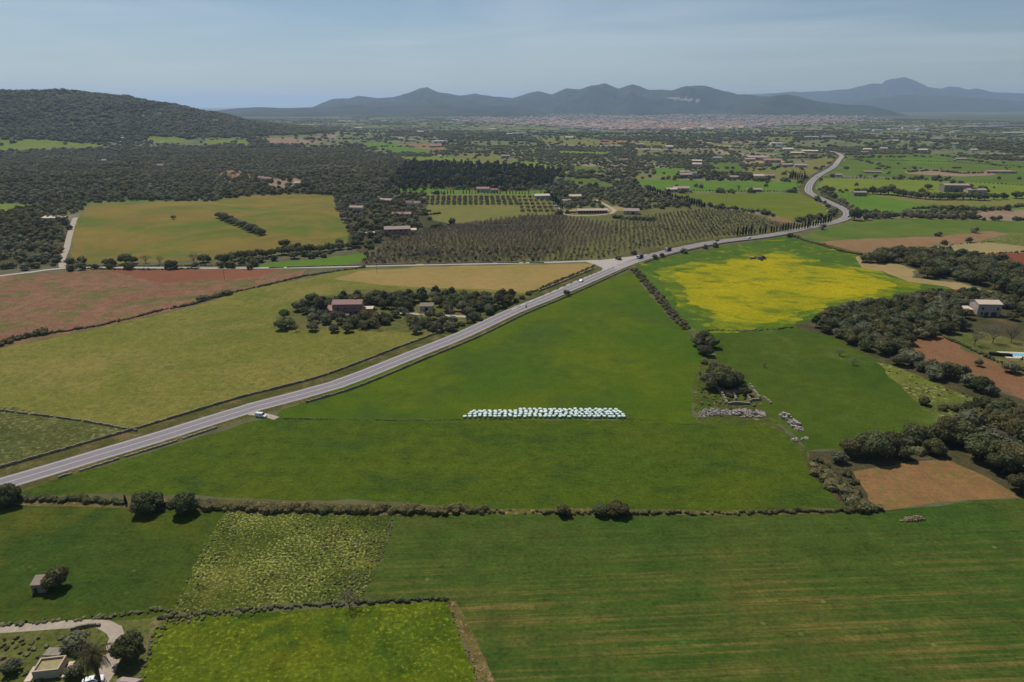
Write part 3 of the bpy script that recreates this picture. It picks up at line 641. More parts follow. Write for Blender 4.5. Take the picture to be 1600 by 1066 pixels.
# ------------------------------------------------------------------ tree kinds (meshes)
def rdir(rng, up=0.0):
    while True:
        v = Vector((rng.uniform(-1, 1), rng.uniform(-1, 1), rng.uniform(-1, 1)))
        if .05 < v.length < 1:
            v.normalize(); v.z = v.z + up
            return v.normalized()
_ico = {}
def ico(sub):
    if sub not in _ico:
        bm = bmesh.new(); bmesh.ops.create_icosphere(bm, subdivisions=sub, radius=1)
        _ico[sub] = ([v.co.copy() for v in bm.verts], [tuple(v.index for v in f.verts) for f in bm.faces]); bm.free()
    return _ico[sub]
def blob(mb, c, r, rng, sub=1, squash=.85, rough=.18, mi=None):
    vs, fs = ico(sub); s = rng.uniform(0, 90); c = Vector(c); out = []
    for v in vs:
        k = 1 + rough * 2 * noise.noise(v * 1.9 + Vector((s, 0, 0)))
        p = v * r * k; p.z *= squash; out.append(c + p)
    mb.add(out, fs, None, mi)
def leaves(mb, c, r, n_, size, rng, squash=.85, up=.25, mi=None, shell=(.86, 1.10)):
    c = Vector(c)
    for _ in range(n_):
        d = rdir(rng, up); p = d * r * rng.uniform(*shell); p.z *= squash; p = c + p
        nn = (d + rdir(rng) * .75).normalized(); t = nn.orthogonal().normalized(); b = nn.cross(t)
        a = rng.uniform(0, 6.28); t, b = t * math.cos(a) + b * math.sin(a), b * math.cos(a) - t * math.sin(a)
        s1, s2 = size * rng.uniform(.6, 1.3), size * rng.uniform(.5, 1.0)
        mb.add([p - t * s1 - b * s2 * .4, p + t * s1 * .3 - b * s2, p + t * s1 + b * s2 * .3, p - t * s1 * .4 + b * s2], [(0, 1, 2, 3)], None, mi)
def crown_round(seed, det=1.0, ht=1.0, gap=.0, lf=.13):
    """broad crown ~ radius 1 round axis, base 0.25 to top 1.6 (unit tree: crown radius 1)"""
    rng = random.Random(seed); mb = MB(); n_ = 9 if det > 2 else 7
    bl = [((rng.uniform(-.15, .15), rng.uniform(-.15, .15), .95 * ht), .62)]
    for i in range(n_):
        a = 6.28 * i / n_ + rng.uniform(-.4, .4); d = rng.uniform(.42, .66); bl.append(((d * math.cos(a), d * math.sin(a), rng.uniform(.55, 1.0) * ht), rng.uniform(.34, .48)))
    for c, r in bl:
        blob(mb, c, r * .90, rng, 1 if det < 1.5 else 2)
        leaves(mb, c, r, int(34 * det * (r / .45) * (.13 / lf) ** 1.5), lf, rng)
    return mb
def crown_pine(seed, det=1.0):
    rng = random.Random(seed); mb = MB()
    bl = [((0, 0, 1.55), .5)]
    for i in range(5):
        a = 6.28 * i / 5 + rng.uniform(-.4, .4); bl.append(((.4 * math.cos(a), .4 * math.sin(a), rng.uniform(.95, 1.3)), rng.uniform(.36, .5)))
    for c, r in bl:
        blob(mb, c, r * .85, rng); leaves(mb, c, r, int(30 * det), .15, rng, .8)
    return mb
def crown_cypress(seed, det=1.0):
    rng = random.Random(seed); mb = MB(); n_ = 9
    for i in range(n_):
        t = i / (n_ - 1); r = .30 * math.sin(math.pi * (.16 + .80 * t)) ** .7 + .04; c = (rng.uniform(-.03, .03), rng.uniform(-.03, .03), .25 + t * 2.35)
        blob(mb, c, r, rng, 1, 1.3, .12); leaves(mb, c, r * 1.02, int(12 * det), .11, rng, 1.2, .3)
    return mb
def crown_bare(seed, det=1.0):
    rng = random.Random(seed); mb = MB()
    def br(p, d, l, r, k):
        q = p + d * l; mb.tube(p, q, r, r * .6, 3, False)
        if k == 0: return
        for _ in range(3 if k > 1 else 4): br(q, (d + rdir(rng, .15) * .75).normalized(), l * rng.uniform(.55, .8), r * .55, k - 1)
    for i in range(4):
        a = 6.28 * i / 4 + rng.uniform(-.5, .5); br(Vector((0, 0, .35)), Vector((math.cos(a) * .7, math.sin(a) * .7, .8)).normalized(), .42, .035, 3 if det >= 1 else 2)
    leaves(mb, (0, 0, 1.0), .70, int(190 * det), .055, rng, .85, .1, None, (.3, 1.15))
    return mb
def trunk_mb(ht=.6, r=.09, seed=0, lean=.05):
    rng = random.Random(seed); mb = MB(); p = Vector((0, 0, -.05)); q = Vector((rng.uniform(-lean, lean), rng.uniform(-lean, lean), ht * .6)); mb.tube(p, q, r, r * .75, 7, False)
    for i in range(3):
        a = 6.28 * i / 3 + rng.uniform(-.5, .5); mb.tube(q, q + Vector((math.cos(a) * .3, math.sin(a) * .3, ht * .75)), r * .6, r * .3, 5, False)
    return mb
CR = {
 'oak': [crown_round(i, 1.2, 1.0, 0, .10).mesh('crown', M['leaf']) for i in range(5)],
 'oakbig': [crown_round(20 + i, 2.6, 1.0, 0, .075).mesh('crown', M['leaf']) for i in range(4)],
 'olive': [crown_round(40 + i, 1.2, .9, 0, .10).mesh('crown', M['olivel']) for i in range(4)],
 'pine': [crown_pine(60 + i).mesh('crown', M['pine']) for i in range(3)],
 'cypress': [crown_cypress(70 + i).mesh('crown', M['cyp']) for i in range(3)],
 'bare': [crown_bare(80 + i).mesh('crown', M['bare']) for i in range(3)],
 'fresh': [crown_round(90 + i, 1.0).mesh('crown', M['bright']) for i in range(2)],
 'blossom': [crown_round(95 + i, .7).mesh('crown', M['blossom']) for i in range(2)],
}
TRK = {k: trunk_mb(.75 if k != 'bare' else .5, .085 if k != 'bare' else .05, i).mesh('trunk', M['bark']) for i, k in enumerate(CR)}
TRK['cypress'] = trunk_mb(.4, .07, 3, 0).mesh('trunk', M['bark']); TRK['pine'] = trunk_mb(1.3, .06, 4).mesh('trunk', M['bark'])
NAME = {'oak': 'oak_tree', 'oakbig': 'oak_tree', 'olive': 'olive_tree', 'pine': 'pine_tree', 'cypress': 'cypress_tree', 'bare': 'bare_tree', 'fresh': 'green_tree', 'blossom': 'blossom_tree'}
def bushmb(seed, det=1.0):
    rng = random.Random(seed); mb = MB()
    for i in range(4):
        a = rng.uniform(0, 6.28); d = rng.uniform(.0, .55); r = rng.uniform(.36, .55); c = (d * math.cos(a), d * math.sin(a), r * .55)
        blob(mb, c, r * .9, rng); leaves(mb, c, r, int(60 * det), .09, rng)
    return mb
BUSH = [bushmb(200 + i).mesh('bush', M['bush']) for i in range(5)]
BUSHD = [bushmb(210 + i).mesh('bush', M['leaf']) for i in range(4)]
BUSHB = [bushmb(220 + i).mesh('bush', M['bright']) for i in range(3)]
BUSHW = [bushmb(230 + i).mesh('bush', M['weedl']) for i in range(3)]
NTREE = [0]
CROWD = []
def tree(kind, p, rad_, label, group=None, hf=1.0, rng=R, cat=None):
    cat = cat or NAME[kind].replace('_', ' ')
    """one tree: empty at the foot of the trunk > crown, trunk; rad_ = crown radius in metres"""
    t = empty(NAME[kind], p, rng.uniform(0, 6.28)); t.scale = (rad_, rad_ * rng.uniform(.9, 1.1), rad_ * hf * rng.uniform(.92, 1.08))
    tag(t, label, cat, group)
    mkobj('crown', rng.choice(CR[kind]), t); mkobj('trunk', TRK[kind], t)
    NTREE[0] += 1; CROWD.append((p.x, p.y, rad_)); return t
def bush(p, rad_, label, group=None, kind=BUSH, hf=1.0, cat='bush', nm='bush'):
    o = mkobj(nm, R.choice(kind), None, p, R.uniform(0, 6.28), (rad_, rad_ * R.uniform(.85, 1.15), rad_ * hf)); return tag(o, label, cat, group)
def scatter(poly, spacing, rng, n_max=9999):
    """blue-noise points in a photo polygon, spacing in metres on the ground"""
    wp = [W(*q) for q in poly]; x0, x1 = min(p.x for p in wp), max(p.x for p in wp); y0, y1 = min(p.y for p in wp), max(p.y for p in wp)
    wl = [(p.x, p.y) for p in wp]; out = []; y = y0; k = 0
    while y < y1:
        x = x0 + (spacing / 2 if k % 2 else 0)
        while x < x1:
            a, b = x + rng.uniform(-.36, .36) * spacing, y + rng.uniform(-.36, .36) * spacing
            if inside(wl, a, b): out.append(Vector((a, b, H(a, b))))
            x += spacing
        y += spacing * .87; k += 1
    return out
def band_labels(pts, per, where, rowword='row'):
    """singling labels: rows counted from the camera side, then order from the left; returns list of (p, text)"""
    pts = sorted(pts, key=lambda p: -pix(*p)[1]); out = []; nb = max(1, math.ceil(len(pts) / per))
    for b in range(nb):
        seg = sorted(pts[b * per:(b + 1) * per], key=lambda p: pix(*p)[0])
        for i, p in enumerate(seg):
            rw = '' if nb == 1 else f', {ordn(b)} {rowword}'
            out.append((p, f'{ordn(i)} from the left {where}{rw}'))
    return out
NOGO = []      # world discs kept free of trees (x, y, r)
def free(p, m=0):
    return all((p.x - a) ** 2 + (p.y - b) ** 2 > (r_ + m) ** 2 for a, b, r_ in NOGO)
for u, v, r_ in [(545,488,11),(516,490,6),(575,488,7),(595,490,8),(1537,490,9),(1511,488,6),(1558,488,5),(1590,556,10),(1560,553,6),(1546,492,7),(452,500,4),(650,493,4),(668,492,3),(668,484,8),(690,493,3),(720,494,3)]:
    q = W(u, v); NOGO.append((q.x, q.y, r_))
def tone(rng): return rng.choice(['dull green', 'dark green', 'grey green', 'olive green'])
rg = random.Random(5)
# grove round the pink farmhouse
GR = [(432,516),(438,500),(470,482),(490,474),(545,468),(600,466),(660,466),(720,466),(780,468),(822,474),(800,486),(760,500),(735,508),(700,518),(660,522),(600,518),(560,520),(500,520)]
pts = [p for p in scatter(GR, 6.6, rg) if free(p, 1.5)]
def lane_clear(p, line, d):
    q = p.to_2d(); return all((q - a).length > d for a in line)
pts = [p for p in pts if lane_clear(p, roadc, 10) and lane_clear(p, drive, 3.5)]
for p, t in band_labels(pts, 15, 'in the farmhouse grove'):
    v = pix(*p)[1]; back = v < 487
    k = rg.choice(['oak', 'oak', 'olive', 'pine'] if back else ['olive', 'olive', 'olive', 'oak', 'bare'])
    if rg.random() < (.05 if back else .22): continue
    tree(k, p, rg.uniform(3.2, 4.6) * (.9 if not back else 1.05) * (.8 if k == 'bare' else 1), f"{NAME[k].replace('_', ' ')} {t}", 'trees of the farmhouse grove', 1.0, rg)
p = W(503, 492); tree('pine', p, 4.8, 'tall dark pine left of the pink farmhouse', None, 1.15, rg)
p = W(661, 470); tree('pine', p, 3.6, 'pointed dark pine rising above the back of the grove', None, 1.25, rg)
for i, (u, v, r_) in enumerate([(570,505,5.5),(556,508,4.6),(586,506,4.8),(600,503,4.2),(545,512,3.8)]):
    tree('oak', W(u, v), r_, f'dense dark oak, {ordn(i)} of the clump in front of the pink farmhouse', 'clump before the farmhouse', 1.0, rg)
for i, (u, v) in enumerate([(713,512),(722,509),(731,505),(740,500),(748,500),(704,516),(770,486),(779,483),(788,480),(797,476),(806,471),(815,467),(760,488),(826,461)]):
    bush(W(u, v), rg.uniform(2.6, 3.4), f'fresh green roadside bush {"below" if v > 492 else "above"} the driveway, {ordn(i)} one counted up the road', 'fresh green bushes at the road', BUSHB if i % 3 else BUSHD, 1.1)
for i, (u, v) in enumerate([(445,498),(452,512),(438,515)]): tree('fresh', W(u, v), 3.8, f'yellow green tree at the left end of the grove, {ordn(i)} from the back', 'yellow green trees left of the grove', 1.1, rg)
# right hand tree belts
BELTS = [
 ([(1262,512),(1290,492),(1330,482),(1372,478),(1420,470),(1450,462),(1500,462),(1540,466),(1600,476),(1640,490),(1640,500),(1500,500),(1510,520),(1470,524),(1430,533),(1402,545),(1420,560),(1450,574),(1500,590),(1548,612),(1545,620),(1500,606),(1450,590),(1400,568),(1340,545),(1300,524)], 7.1, (3.6, 5.0), 'in the belt below the rape', 24, 'oak'),
 ([(1348,412),(1362,402),(1400,398),(1450,400),(1510,404),(1560,414),(1660,440),(1660,478),(1600,470),(1550,454),(1500,440),(1432,432),(1434,420),(1400,410)], 9.8, (5.2, 7.0), 'in the upper right wood', 24, 'oak'),
]
for poly, spc, (r0, r1), where, per, kk in BELTS:
    pts = [p for p in scatter(poly, spc, rg) if free(p, 3)]
    print(where, len(pts))
    for p, t in band_labels(pts, per, where):
        k = rg.choice(['oak', 'olive', 'oak', 'olive', 'oak', 'pine']) if kk == 'oak' else kk
        tree(k, p, rg.uniform(r0, r1) * (.85 if k == 'pine' else 1), f"{NAME[k].replace('_', ' ')} {t}", 'trees ' + where, .95, rg)
BIG = [(1310,722,3.2),(1330,712,5.0),(1362,712,7.0),(1388,706,5.5),(1432,694,5.2),(1410,716,3.5),(1458,708,4.2),(1475,690,6.4),(1500,692,6.6),(1510,672,6.5),(1532,672,6.0),(1548,700,7.0),(1530,716,6.2),(1572,715,6.8),(1588,735,6.8),(1612,740,7.2),(1568,738,6.0),(1556,678,6.2),(1590,690,6.4),(1620,700,7.0),(1590,668,5.4),(1610,655,5.8),(1640,680,6.5),(1640,760,7.4),(1515,655,4.8),(1536,640,4.4),(1560,652,4.6),(1570,640,3.8),(1600,770,5.4),(1420,698,3.4)]
for i, (u, v, r_) in enumerate(sorted(BIG)):
    tree('oakbig' if i % 5 else 'olive', W(u, v), r_, f'large dark oak tree, {ordn(i)} from the left above the brown fallow field' if i % 5 else f'grey green olive tree, {ordn(i)} from the left above the brown fallow field', 'big trees above the brown fallow', .95, rg)
for i, (u, v, r_) in enumerate([(1271,738,2.6),(1285,745,2.4),(1298,756,3.0),(1312,768,2.8),(1322,778,2.6),(1330,790,2.8),(1345,797,3.6),(1358,796,2.6),(1290,733,2.6),(1306,745,2.6),(1278,722,2.2),(1322,742,2.8),(1340,772,2.4),(1333,755,2.2)]):
    bush(W(u, v), r_, f'scrubby bush left of the brown fallow field, {ordn(i)} in its chain', 'bushes left of the brown fallow', BUSH if i % 2 else BUSHD)
for i, (u, v, r_) in enumerate([(1087,540,3.6),(1101,535,4.8),(1112,543,4.4),(1095,552,3.4),(1105,556,3.6),(1128,606,7.0),(1112,606,5.6),(1146,604,4.0),(1152,596,3.4),(1136,592,4.6),(1118,590,4.2),(1166,618,2.6)]):
    tree('oakbig' if i % 3 else 'olive', W(u, v), r_, f'dark spreading {"oak" if i % 3 else "olive"} tree {"halfway down the hedge" if v < 570 else "behind the ruin"}, {ordn(i if v < 570 else i - 5)} of its clump', 'trees above the ruin', .9, rg)
for i, (u, v, r_) in enumerate([(1114,572,3),(1124,574,2.6),(1136,578,3),(1102,568,2.4),(1110,582,2.4),(1128,612,2.4),(1142,620,2.6),(1155,613,3.0),(1165,606,2.2),(1148,612,2.2)]):
    bush(W(u, v), r_, f'low brownish green bush by the ruin, {ordn(i)} counted downhill', 'bushes by the ruin')
# trees of the long hedge and the near fields
for lab, kind, u, v, r_, hf in [
 ('round dark tree at the left picture edge beside the road end', 'oakbig', 14, 788, 4.3, 1.0),
 ('broad dark tree, left one of the pair in the long hedge', 'oakbig', 232, 797, 5.2, .85),
 ('upright dark tree, right one of the pair in the long hedge', 'oakbig', 290, 800, 4.2, 1.12),
 ('small round tree standing in the middle of the long hedge', 'oakbig', 880, 804, 2.4, 1.1),
 ('wide low dark tree in the long hedge right of the middle', 'oakbig', 966, 804, 3.6, .8),
 ('lower dark tree beside the wide one in the long hedge', 'oakbig', 938, 804, 2.8, .8),
 ('thin upright cypress inside the long hedge', 'cypress', 197, 788, 1.15, 1.1),
 ('round olive green tree beside the stone hut', 'oakbig', 89, 918, 3.4, 1.1),
 ('bare brown tree in the wall corner above the lime field', 'bare', 546, 949, 3.3, 1.05),
 ('dark green tree right of the palm, lower', 'oakbig', 200, 1032, 3.4, 1.2),
 ('dark green tree right of the palm, upper', 'oakbig', 209, 1012, 2.6, 1.1),
 ('brownish bushy tree left of the palm, upper', 'olive', 120, 1012, 2.9, .9),
 ('green bushy tree left of the palm, lower', 'olive', 118, 1056, 2.7, .9),
 ('dull green tree touching the palm', 'bare', 131, 1032, 3.0, 1.0),
 ('small dark tree at the near left corner', 'olive', 18, 1050, 2.2, 1.0),
 ('pale twiggy tree alone in the meadow, upper one', 'bare', 1312, 556, 3.2, .8),
 ('pale twiggy tree alone in the meadow, lower one', 'bare', 1333, 570, 3.2, .8),
 ('tiny pale tree in the meadow right of the ruin', 'bare', 1194, 574, 1.8, .9),
 ('dark tree on the road bank in front of the green field', 'oak', 885, 462, 2.6, 1.0),
 ('small dark tree by the road, left of the pair above the rape', 'oak', 1023, 405, 2.8, 1.0),
 ('small dark tree by the road, right of the pair above the rape', 'oak', 1034, 402, 2.5, 1.0),
 ('big dark tree at the road bend', 'oakbig', 1335, 344, 7.0, 1.25),
 ('lone dark tree on the yellowing slope', 'oak', 271, 342, 2.8, .9),
 ('bare pale tree beside the pool lawn, left one', 'bare', 1523, 540, 5.4, 1.2),
 ('bare pale tree beside the pool lawn, middle one', 'bare', 1551, 536, 5.2, 1.2),
 ('bare pale tree beside the pool lawn, right one', 'bare', 1580, 535, 5.0, 1.1),
 ('small green tree standing in the reddish plot', 'olive', 1529, 572, 2.2, 1.25),
 ('wide grey green tree below the swimming pool', 'olive', 1580, 582, 4.4, .85),
 ('round dark tree at the lower tip of the right belt', 'oakbig', 1534, 612, 4.6, 1.0),
 ('dark tree behind the white tree in the weedy strip', 'oakbig', 1443, 632, 2.4, 1.0)]:
    tree(kind, W(u, v), r_, lab, None, hf, rg)
for i, (u, v) in enumerate([(196,412),(208,412),(228,411),(250,412),(268,420),(303,411),(318,410),(345,410),(362,408),(378,406),(395,404),(412,403),(425,400),(440,398),(455,398),(470,396),(485,395),(500,394),(515,392),(530,390),(545,389),(555,386),(460,404),(445,386),(560,380),(150,420),(172,420),(262,421),(275,421)]):
    k = 'bare' if i in (2, 3, 5) else 'oak'
    tree(k, W(u, v), rg.uniform(4.2, 6.2) * (.6 if i > 24 else 1), f'{NAME[k].replace("_", " ")} below the yellowing slope, {ordn(i)} along the side road', 'trees below the yellowing slope', .9, rg)
for i, t in enumerate([j / 10 for j in range(11)]):
    u, v = 343 + t * 66, 341 + t * 26
    tree('olive' if i % 2 else 'oak', W(u, v), rg.uniform(5.0, 6.6), f'{"olive" if i % 2 else "oak"} tree in the short line on the yellowing slope, {ordn(i)} from its top', 'tree line on the slope', .85, rg)
for i, t in enumerate([j / 11 for j in range(12)]):
    u, v = 524 + t * 34, 318 + t * 66
    k = 'blossom' if i in (2, 4, 5, 7) else 'bare'
    tree(k, W(u, v), rg.uniform(3.6, 5.2), f'{NAME[k].replace("_", " ")} at the right edge of the yellowing slope, {ordn(i)} from the top', 'trees right of the slope', .9, rg)
# cypress rows
def cyprow(a, b, n_, where, r_=(2.0, 2.6), skip=0.0):
    k = 0
    for i in range(n_):
        t = i / max(1, n_ - 1)
        if rg.random() < skip: continue
        p = W(a[0] + (b[0] - a[0]) * t + rg.uniform(-.6, .6), a[1] + (b[1] - a[1]) * t)
        tree('cypress', p, rg.uniform(*r_), f'dark cypress {where}, {ordn(k)} from the left', 'cypresses ' + where, rg.uniform(.8, 1.2), rg, 'cypress'); k += 1
cyprow((855,306), (878,327), 12, 'beside the olive rows', (2.6, 3.6))
cyprow((1012,300), (1100,326), 24, 'along the olive orchard', (2.4, 3.4))
cyprow((1152,369), (1262,357), 26, 'behind the main road', (2.0, 3.2), .1)
cyprow((1262,356), (1298,347), 10, 'before the road bend', (2.4, 3.4))
cyprow((1235,280), (1256,282), 7, 'left of the far bend', (4.0, 5.4))
cyprow((660,303), (850,304), 40, 'behind the olive rows', (1.5, 2.4), .15)
# rows of young olives
k = 0
for c_ in range(24):
    for r_ in range(5):
        u0 = 668 + c_ * 8.4; dx = (c_ - 10) * .55 if c_ > 10 else (c_ - 10) * .12
        t = r_ / 4; p = W(u0 + dx * t * 1.6, 309 + t * (11 if c_ < 17 else 22))
        o = mkobj('olive_tree', CR['olive'][(c_ + r_) % 4], None, p, rg.uniform(0, 6), (3.0, 3.4, 2.5))
        tag(o, f'young olive in the striped rows, {ordn(c_)} row from the left, {ordn(r_)} tree from the back', 'olive tree', 'young olives in rows'); CROWD.append((p.x, p.y, 2.5))
# belt right of the bend
for i, (u, v, r_) in enumerate([(1290,300,8),(1300,301,7),(1312,300,4),(1322,300,4),(1340,302,6),(1352,303,8),(1364,303,9),(1376,304,10),(1388,304,12),(1402,306,9),(1412,307,9),(1424,309,8),(1434,310,8),(1446,311,9),(1458,312,9),(1468,312,9),(1480,312,9),(1492,312,9),(1505,312,9),(1516,312,9),(1528,313,9),(1538,313,8),(1553,312,8),(1568,311,8),(1588,310,9),(1602,310,9),(1440,302,7),(1450,296,7),(1520,302,7),(1535,300,6),(1498,336,5),(1540,302,7)]):
    tree('oak', W(u, v), r_ * .86, f'round dark tree in the belt before the big barn, {ordn(i)} along it', 'belt right of the bend', .9, rg)
print('trees', NTREE[0], round(time.time() - T0, 1))

# ------------------------------------------------------------------ masses of trees: one object each, geometry nodes over points
def gn_scatter(nm, lab, pts, meshes, cat):
    """pts: (x, y, z, scale, zscale, idx)"""
    srcs = []
    col = bpy.data.collections.new(nm + '_kinds')
    for i, me in enumerate(meshes):
        o = bpy.data.objects.new(f'{nm}_kind_{i:02d}', me); col.objects.link(o)
    me = bpy.data.meshes.new(nm); me.from_pydata([p[:3] for p in pts], [], [])
    for an, j, tp in (('sc', 3, 'FLOAT'), ('zs', 4, 'FLOAT'), ('ix', 5, 'INT')):
        at = me.attributes.new(an, tp, 'POINT'); at.data.foreach_set('value', [p[j] for p in pts])
    o = mkobj(nm, me)
    g = bpy.data.node_groups.new(nm, 'GeometryNodeTree')
    g.interface.new_socket('Geometry', in_out='INPUT', socket_type='NodeSocketGeometry'); g.interface.new_socket('Geometry', in_out='OUTPUT', socket_type='NodeSocketGeometry')
    N = g.nodes.new; K = g.links.new
    gi, go = N('NodeGroupInput'), N('NodeGroupOutput')
    ci = N('GeometryNodeCollectionInfo'); ci.inputs['Collection'].default_value = col; ci.inputs['Separate Children'].default_value = True; ci.inputs['Reset Children'].default_value = True
    ip = N('GeometryNodeInstanceOnPoints'); ip.inputs['Pick Instance'].default_value = True
    def attr(a, tp): q = N('GeometryNodeInputNamedAttribute'); q.data_type = tp; q.inputs['Name'].default_value = a; return q.outputs[0]
    cx = N('ShaderNodeCombineXYZ'); s1, zs = attr('sc', 'FLOAT'), attr('zs', 'FLOAT')
    K(s1, cx.inputs[0]); K(s1, cx.inputs[1]); K(zs, cx.inputs[2])
    rv = N('FunctionNodeRandomValue'); rv.data_type = 'FLOAT_VECTOR'; rv.inputs['Max'].default_value = (0, 0, 6.28)
    K(gi.outputs[0], ip.inputs['Points']); K(ci.outputs[0], ip.inputs['Instance']); K(attr('ix', 'INT'), ip.inputs['Instance Index'])
    K(rv.outputs[0], ip.inputs['Rotation']); K(cx.outputs[0], ip.inputs['Scale']); K(ip.outputs[0], go.inputs[0])
    md = o.modifiers.new('scatter', 'NODES'); md.node_group = g
    return tag(o, lab, cat, None, 'stuff')
def lowtree(seed, mat, kind='round'):
    rng = random.Random(seed); mb = MB()
    if kind == 'round':
        for i in range(4):
            a = 6.28 * i / 3 + rng.uniform(-.5, .5); d = .45 if i else 0; r_ = rng.uniform(.42, .6) if i else .65
            c = (d * math.cos(a), d * math.sin(a), rng.uniform(.5, .8) if i else .9); blob(mb, c, r_, rng, 1, .85, .25); leaves(mb, c, r_ * 1.05, 16, .17, rng)
    elif kind == 'pine':
        for i in range(4):
            c = (rng.uniform(-.25, .25), rng.uniform(-.25, .25), 1.0 + i * .28); blob(mb, c, .62 - i * .1, rng, 1, .8, .3); leaves(mb, c, .62 - i * .1, 12, .17, rng)
        mb.tube((0, 0, 0), (0, 0, 1), .06, .05, 4, False)
    elif kind == 'cyp':
        for i in range(4): blob(mb, (0, 0, .5 + i * .55), .33 - .06 * i, rng, 1, 1.4, .15)
    elif kind == 'bare':
        for i in range(5):
            a = rng.uniform(0, 6.28); mb.tube((0, 0, .1), (math.cos(a) * .5, math.sin(a) * .5, rng.uniform(.9, 1.4)), .05, .02, 3, False)
        leaves(mb, (0, 0, .85), .62, 46, .10, rng, .8, .1, None, (.3, 1.15))
    elif kind == 'clump':
        for i in range(9):
            a = rng.uniform(0, 6.28); d = rng.uniform(.1, 1.0) ** .6 * 1.0; r_ = rng.uniform(.22, .36); c = (d * math.cos(a), d * math.sin(a) * .6, r_ * rng.uniform(.5, 1.0)); blob(mb, c, r_, rng, 1, .8, .3)
    return mb.mesh('far_tree', mat)
LOW = [lowtree(1, M['leaf']), lowtree(2, M['leaf']), lowtree(3, M['olivel']), lowtree(4, M['olivel']), lowtree(5, M['pine'], 'pine'), lowtree(6, M['bare'], 'bare'), lowtree(7, M['cyp'], 'cyp'), lowtree(8, M['bush']), lowtree(9, M['pine'], 'pine'), lowtree(10, M['bright'])]
CL = [lowtree(20, M['leaf'], 'clump'), lowtree(21, M['leaf'], 'clump'), lowtree(22, M['olivel'], 'clump'), lowtree(23, M['bush'], 'clump')]
OPEN = []          # open field polygons in photo pixels (no trees)
WOODY = {'woodland_floor', 'woody'}
for nm, lab, mk, px in FIELDS:
    if px != 'VERGE' and nm not in WOODY: OPEN.append((px, min(q[0] for q in px), max(q[0] for q in px), min(q[1] for q in px), max(q[1] for q in px), mk, nm))
def field_at(u, v):
    hit = None
    for px, a, b, c_, d, mk, nm in OPEN:
        if a < u < b and c_ < v < d and inside(px, u, v): hit = (mk, nm)
    return hit
WOODS = [  # dense woods in photo pixels: polygon, kinds, density
 ([(-400,236),(0,236),(170,232),(420,228),(600,240),(640,250),(600,300),(540,306),(470,303),(400,306),(340,312),(180,314),(0,318),(-400,322)], (0,1,2,3,0), 1.0),
 ([(-400,334),(0,334),(60,330),(100,336),(108,360),(95,414),(0,416),(-400,424)], (2,3,0,1), 1.0),
 ([(545,262),(600,256),(700,256),(820,262),(880,270),(860,292),(790,297),(700,295),(620,300),(575,300),(545,285)], (4,8,4,0), 1.0),
 ([(860,290),(930,291),(960,300),(920,306),(870,304)], (2,0,3), 1.0),
]
far_lines = [p for p in farroad]
pts_all = []
rs = random.Random(21)
WR = {}
r = 560.0
roadfar = [p for p in roadc if p.length > 500]
lanefar = [p for p in lane if p.length > 450] + track + stable_lane
def near(p, ln, d):
    d2 = d * d
    return any((p[0] - q.x) ** 2 + (p[1] - q.y) ** 2 < d2 for q in ln)
def rowtest(x, y):
    # rows of hedges between small fields of the plain: true near the border of an irregular cell pattern
    cx, cy = x / 260 + .35 * math.sin(y / 480), y / (210 if y < 1500 else 360) + .3 * math.sin(x / 390)
    fx, fy = cx - math.floor(cx), cy - math.floor(cy)
    cell = (math.floor(cx), math.floor(cy)); h = random.Random(cell[0] * 7919 + cell[1] * 104729).random()
    edge = min(fx, 1 - fx) * 260 < 9 or min(fy, 1 - fy) * 210 < 9
    return edge, h
npts = 0
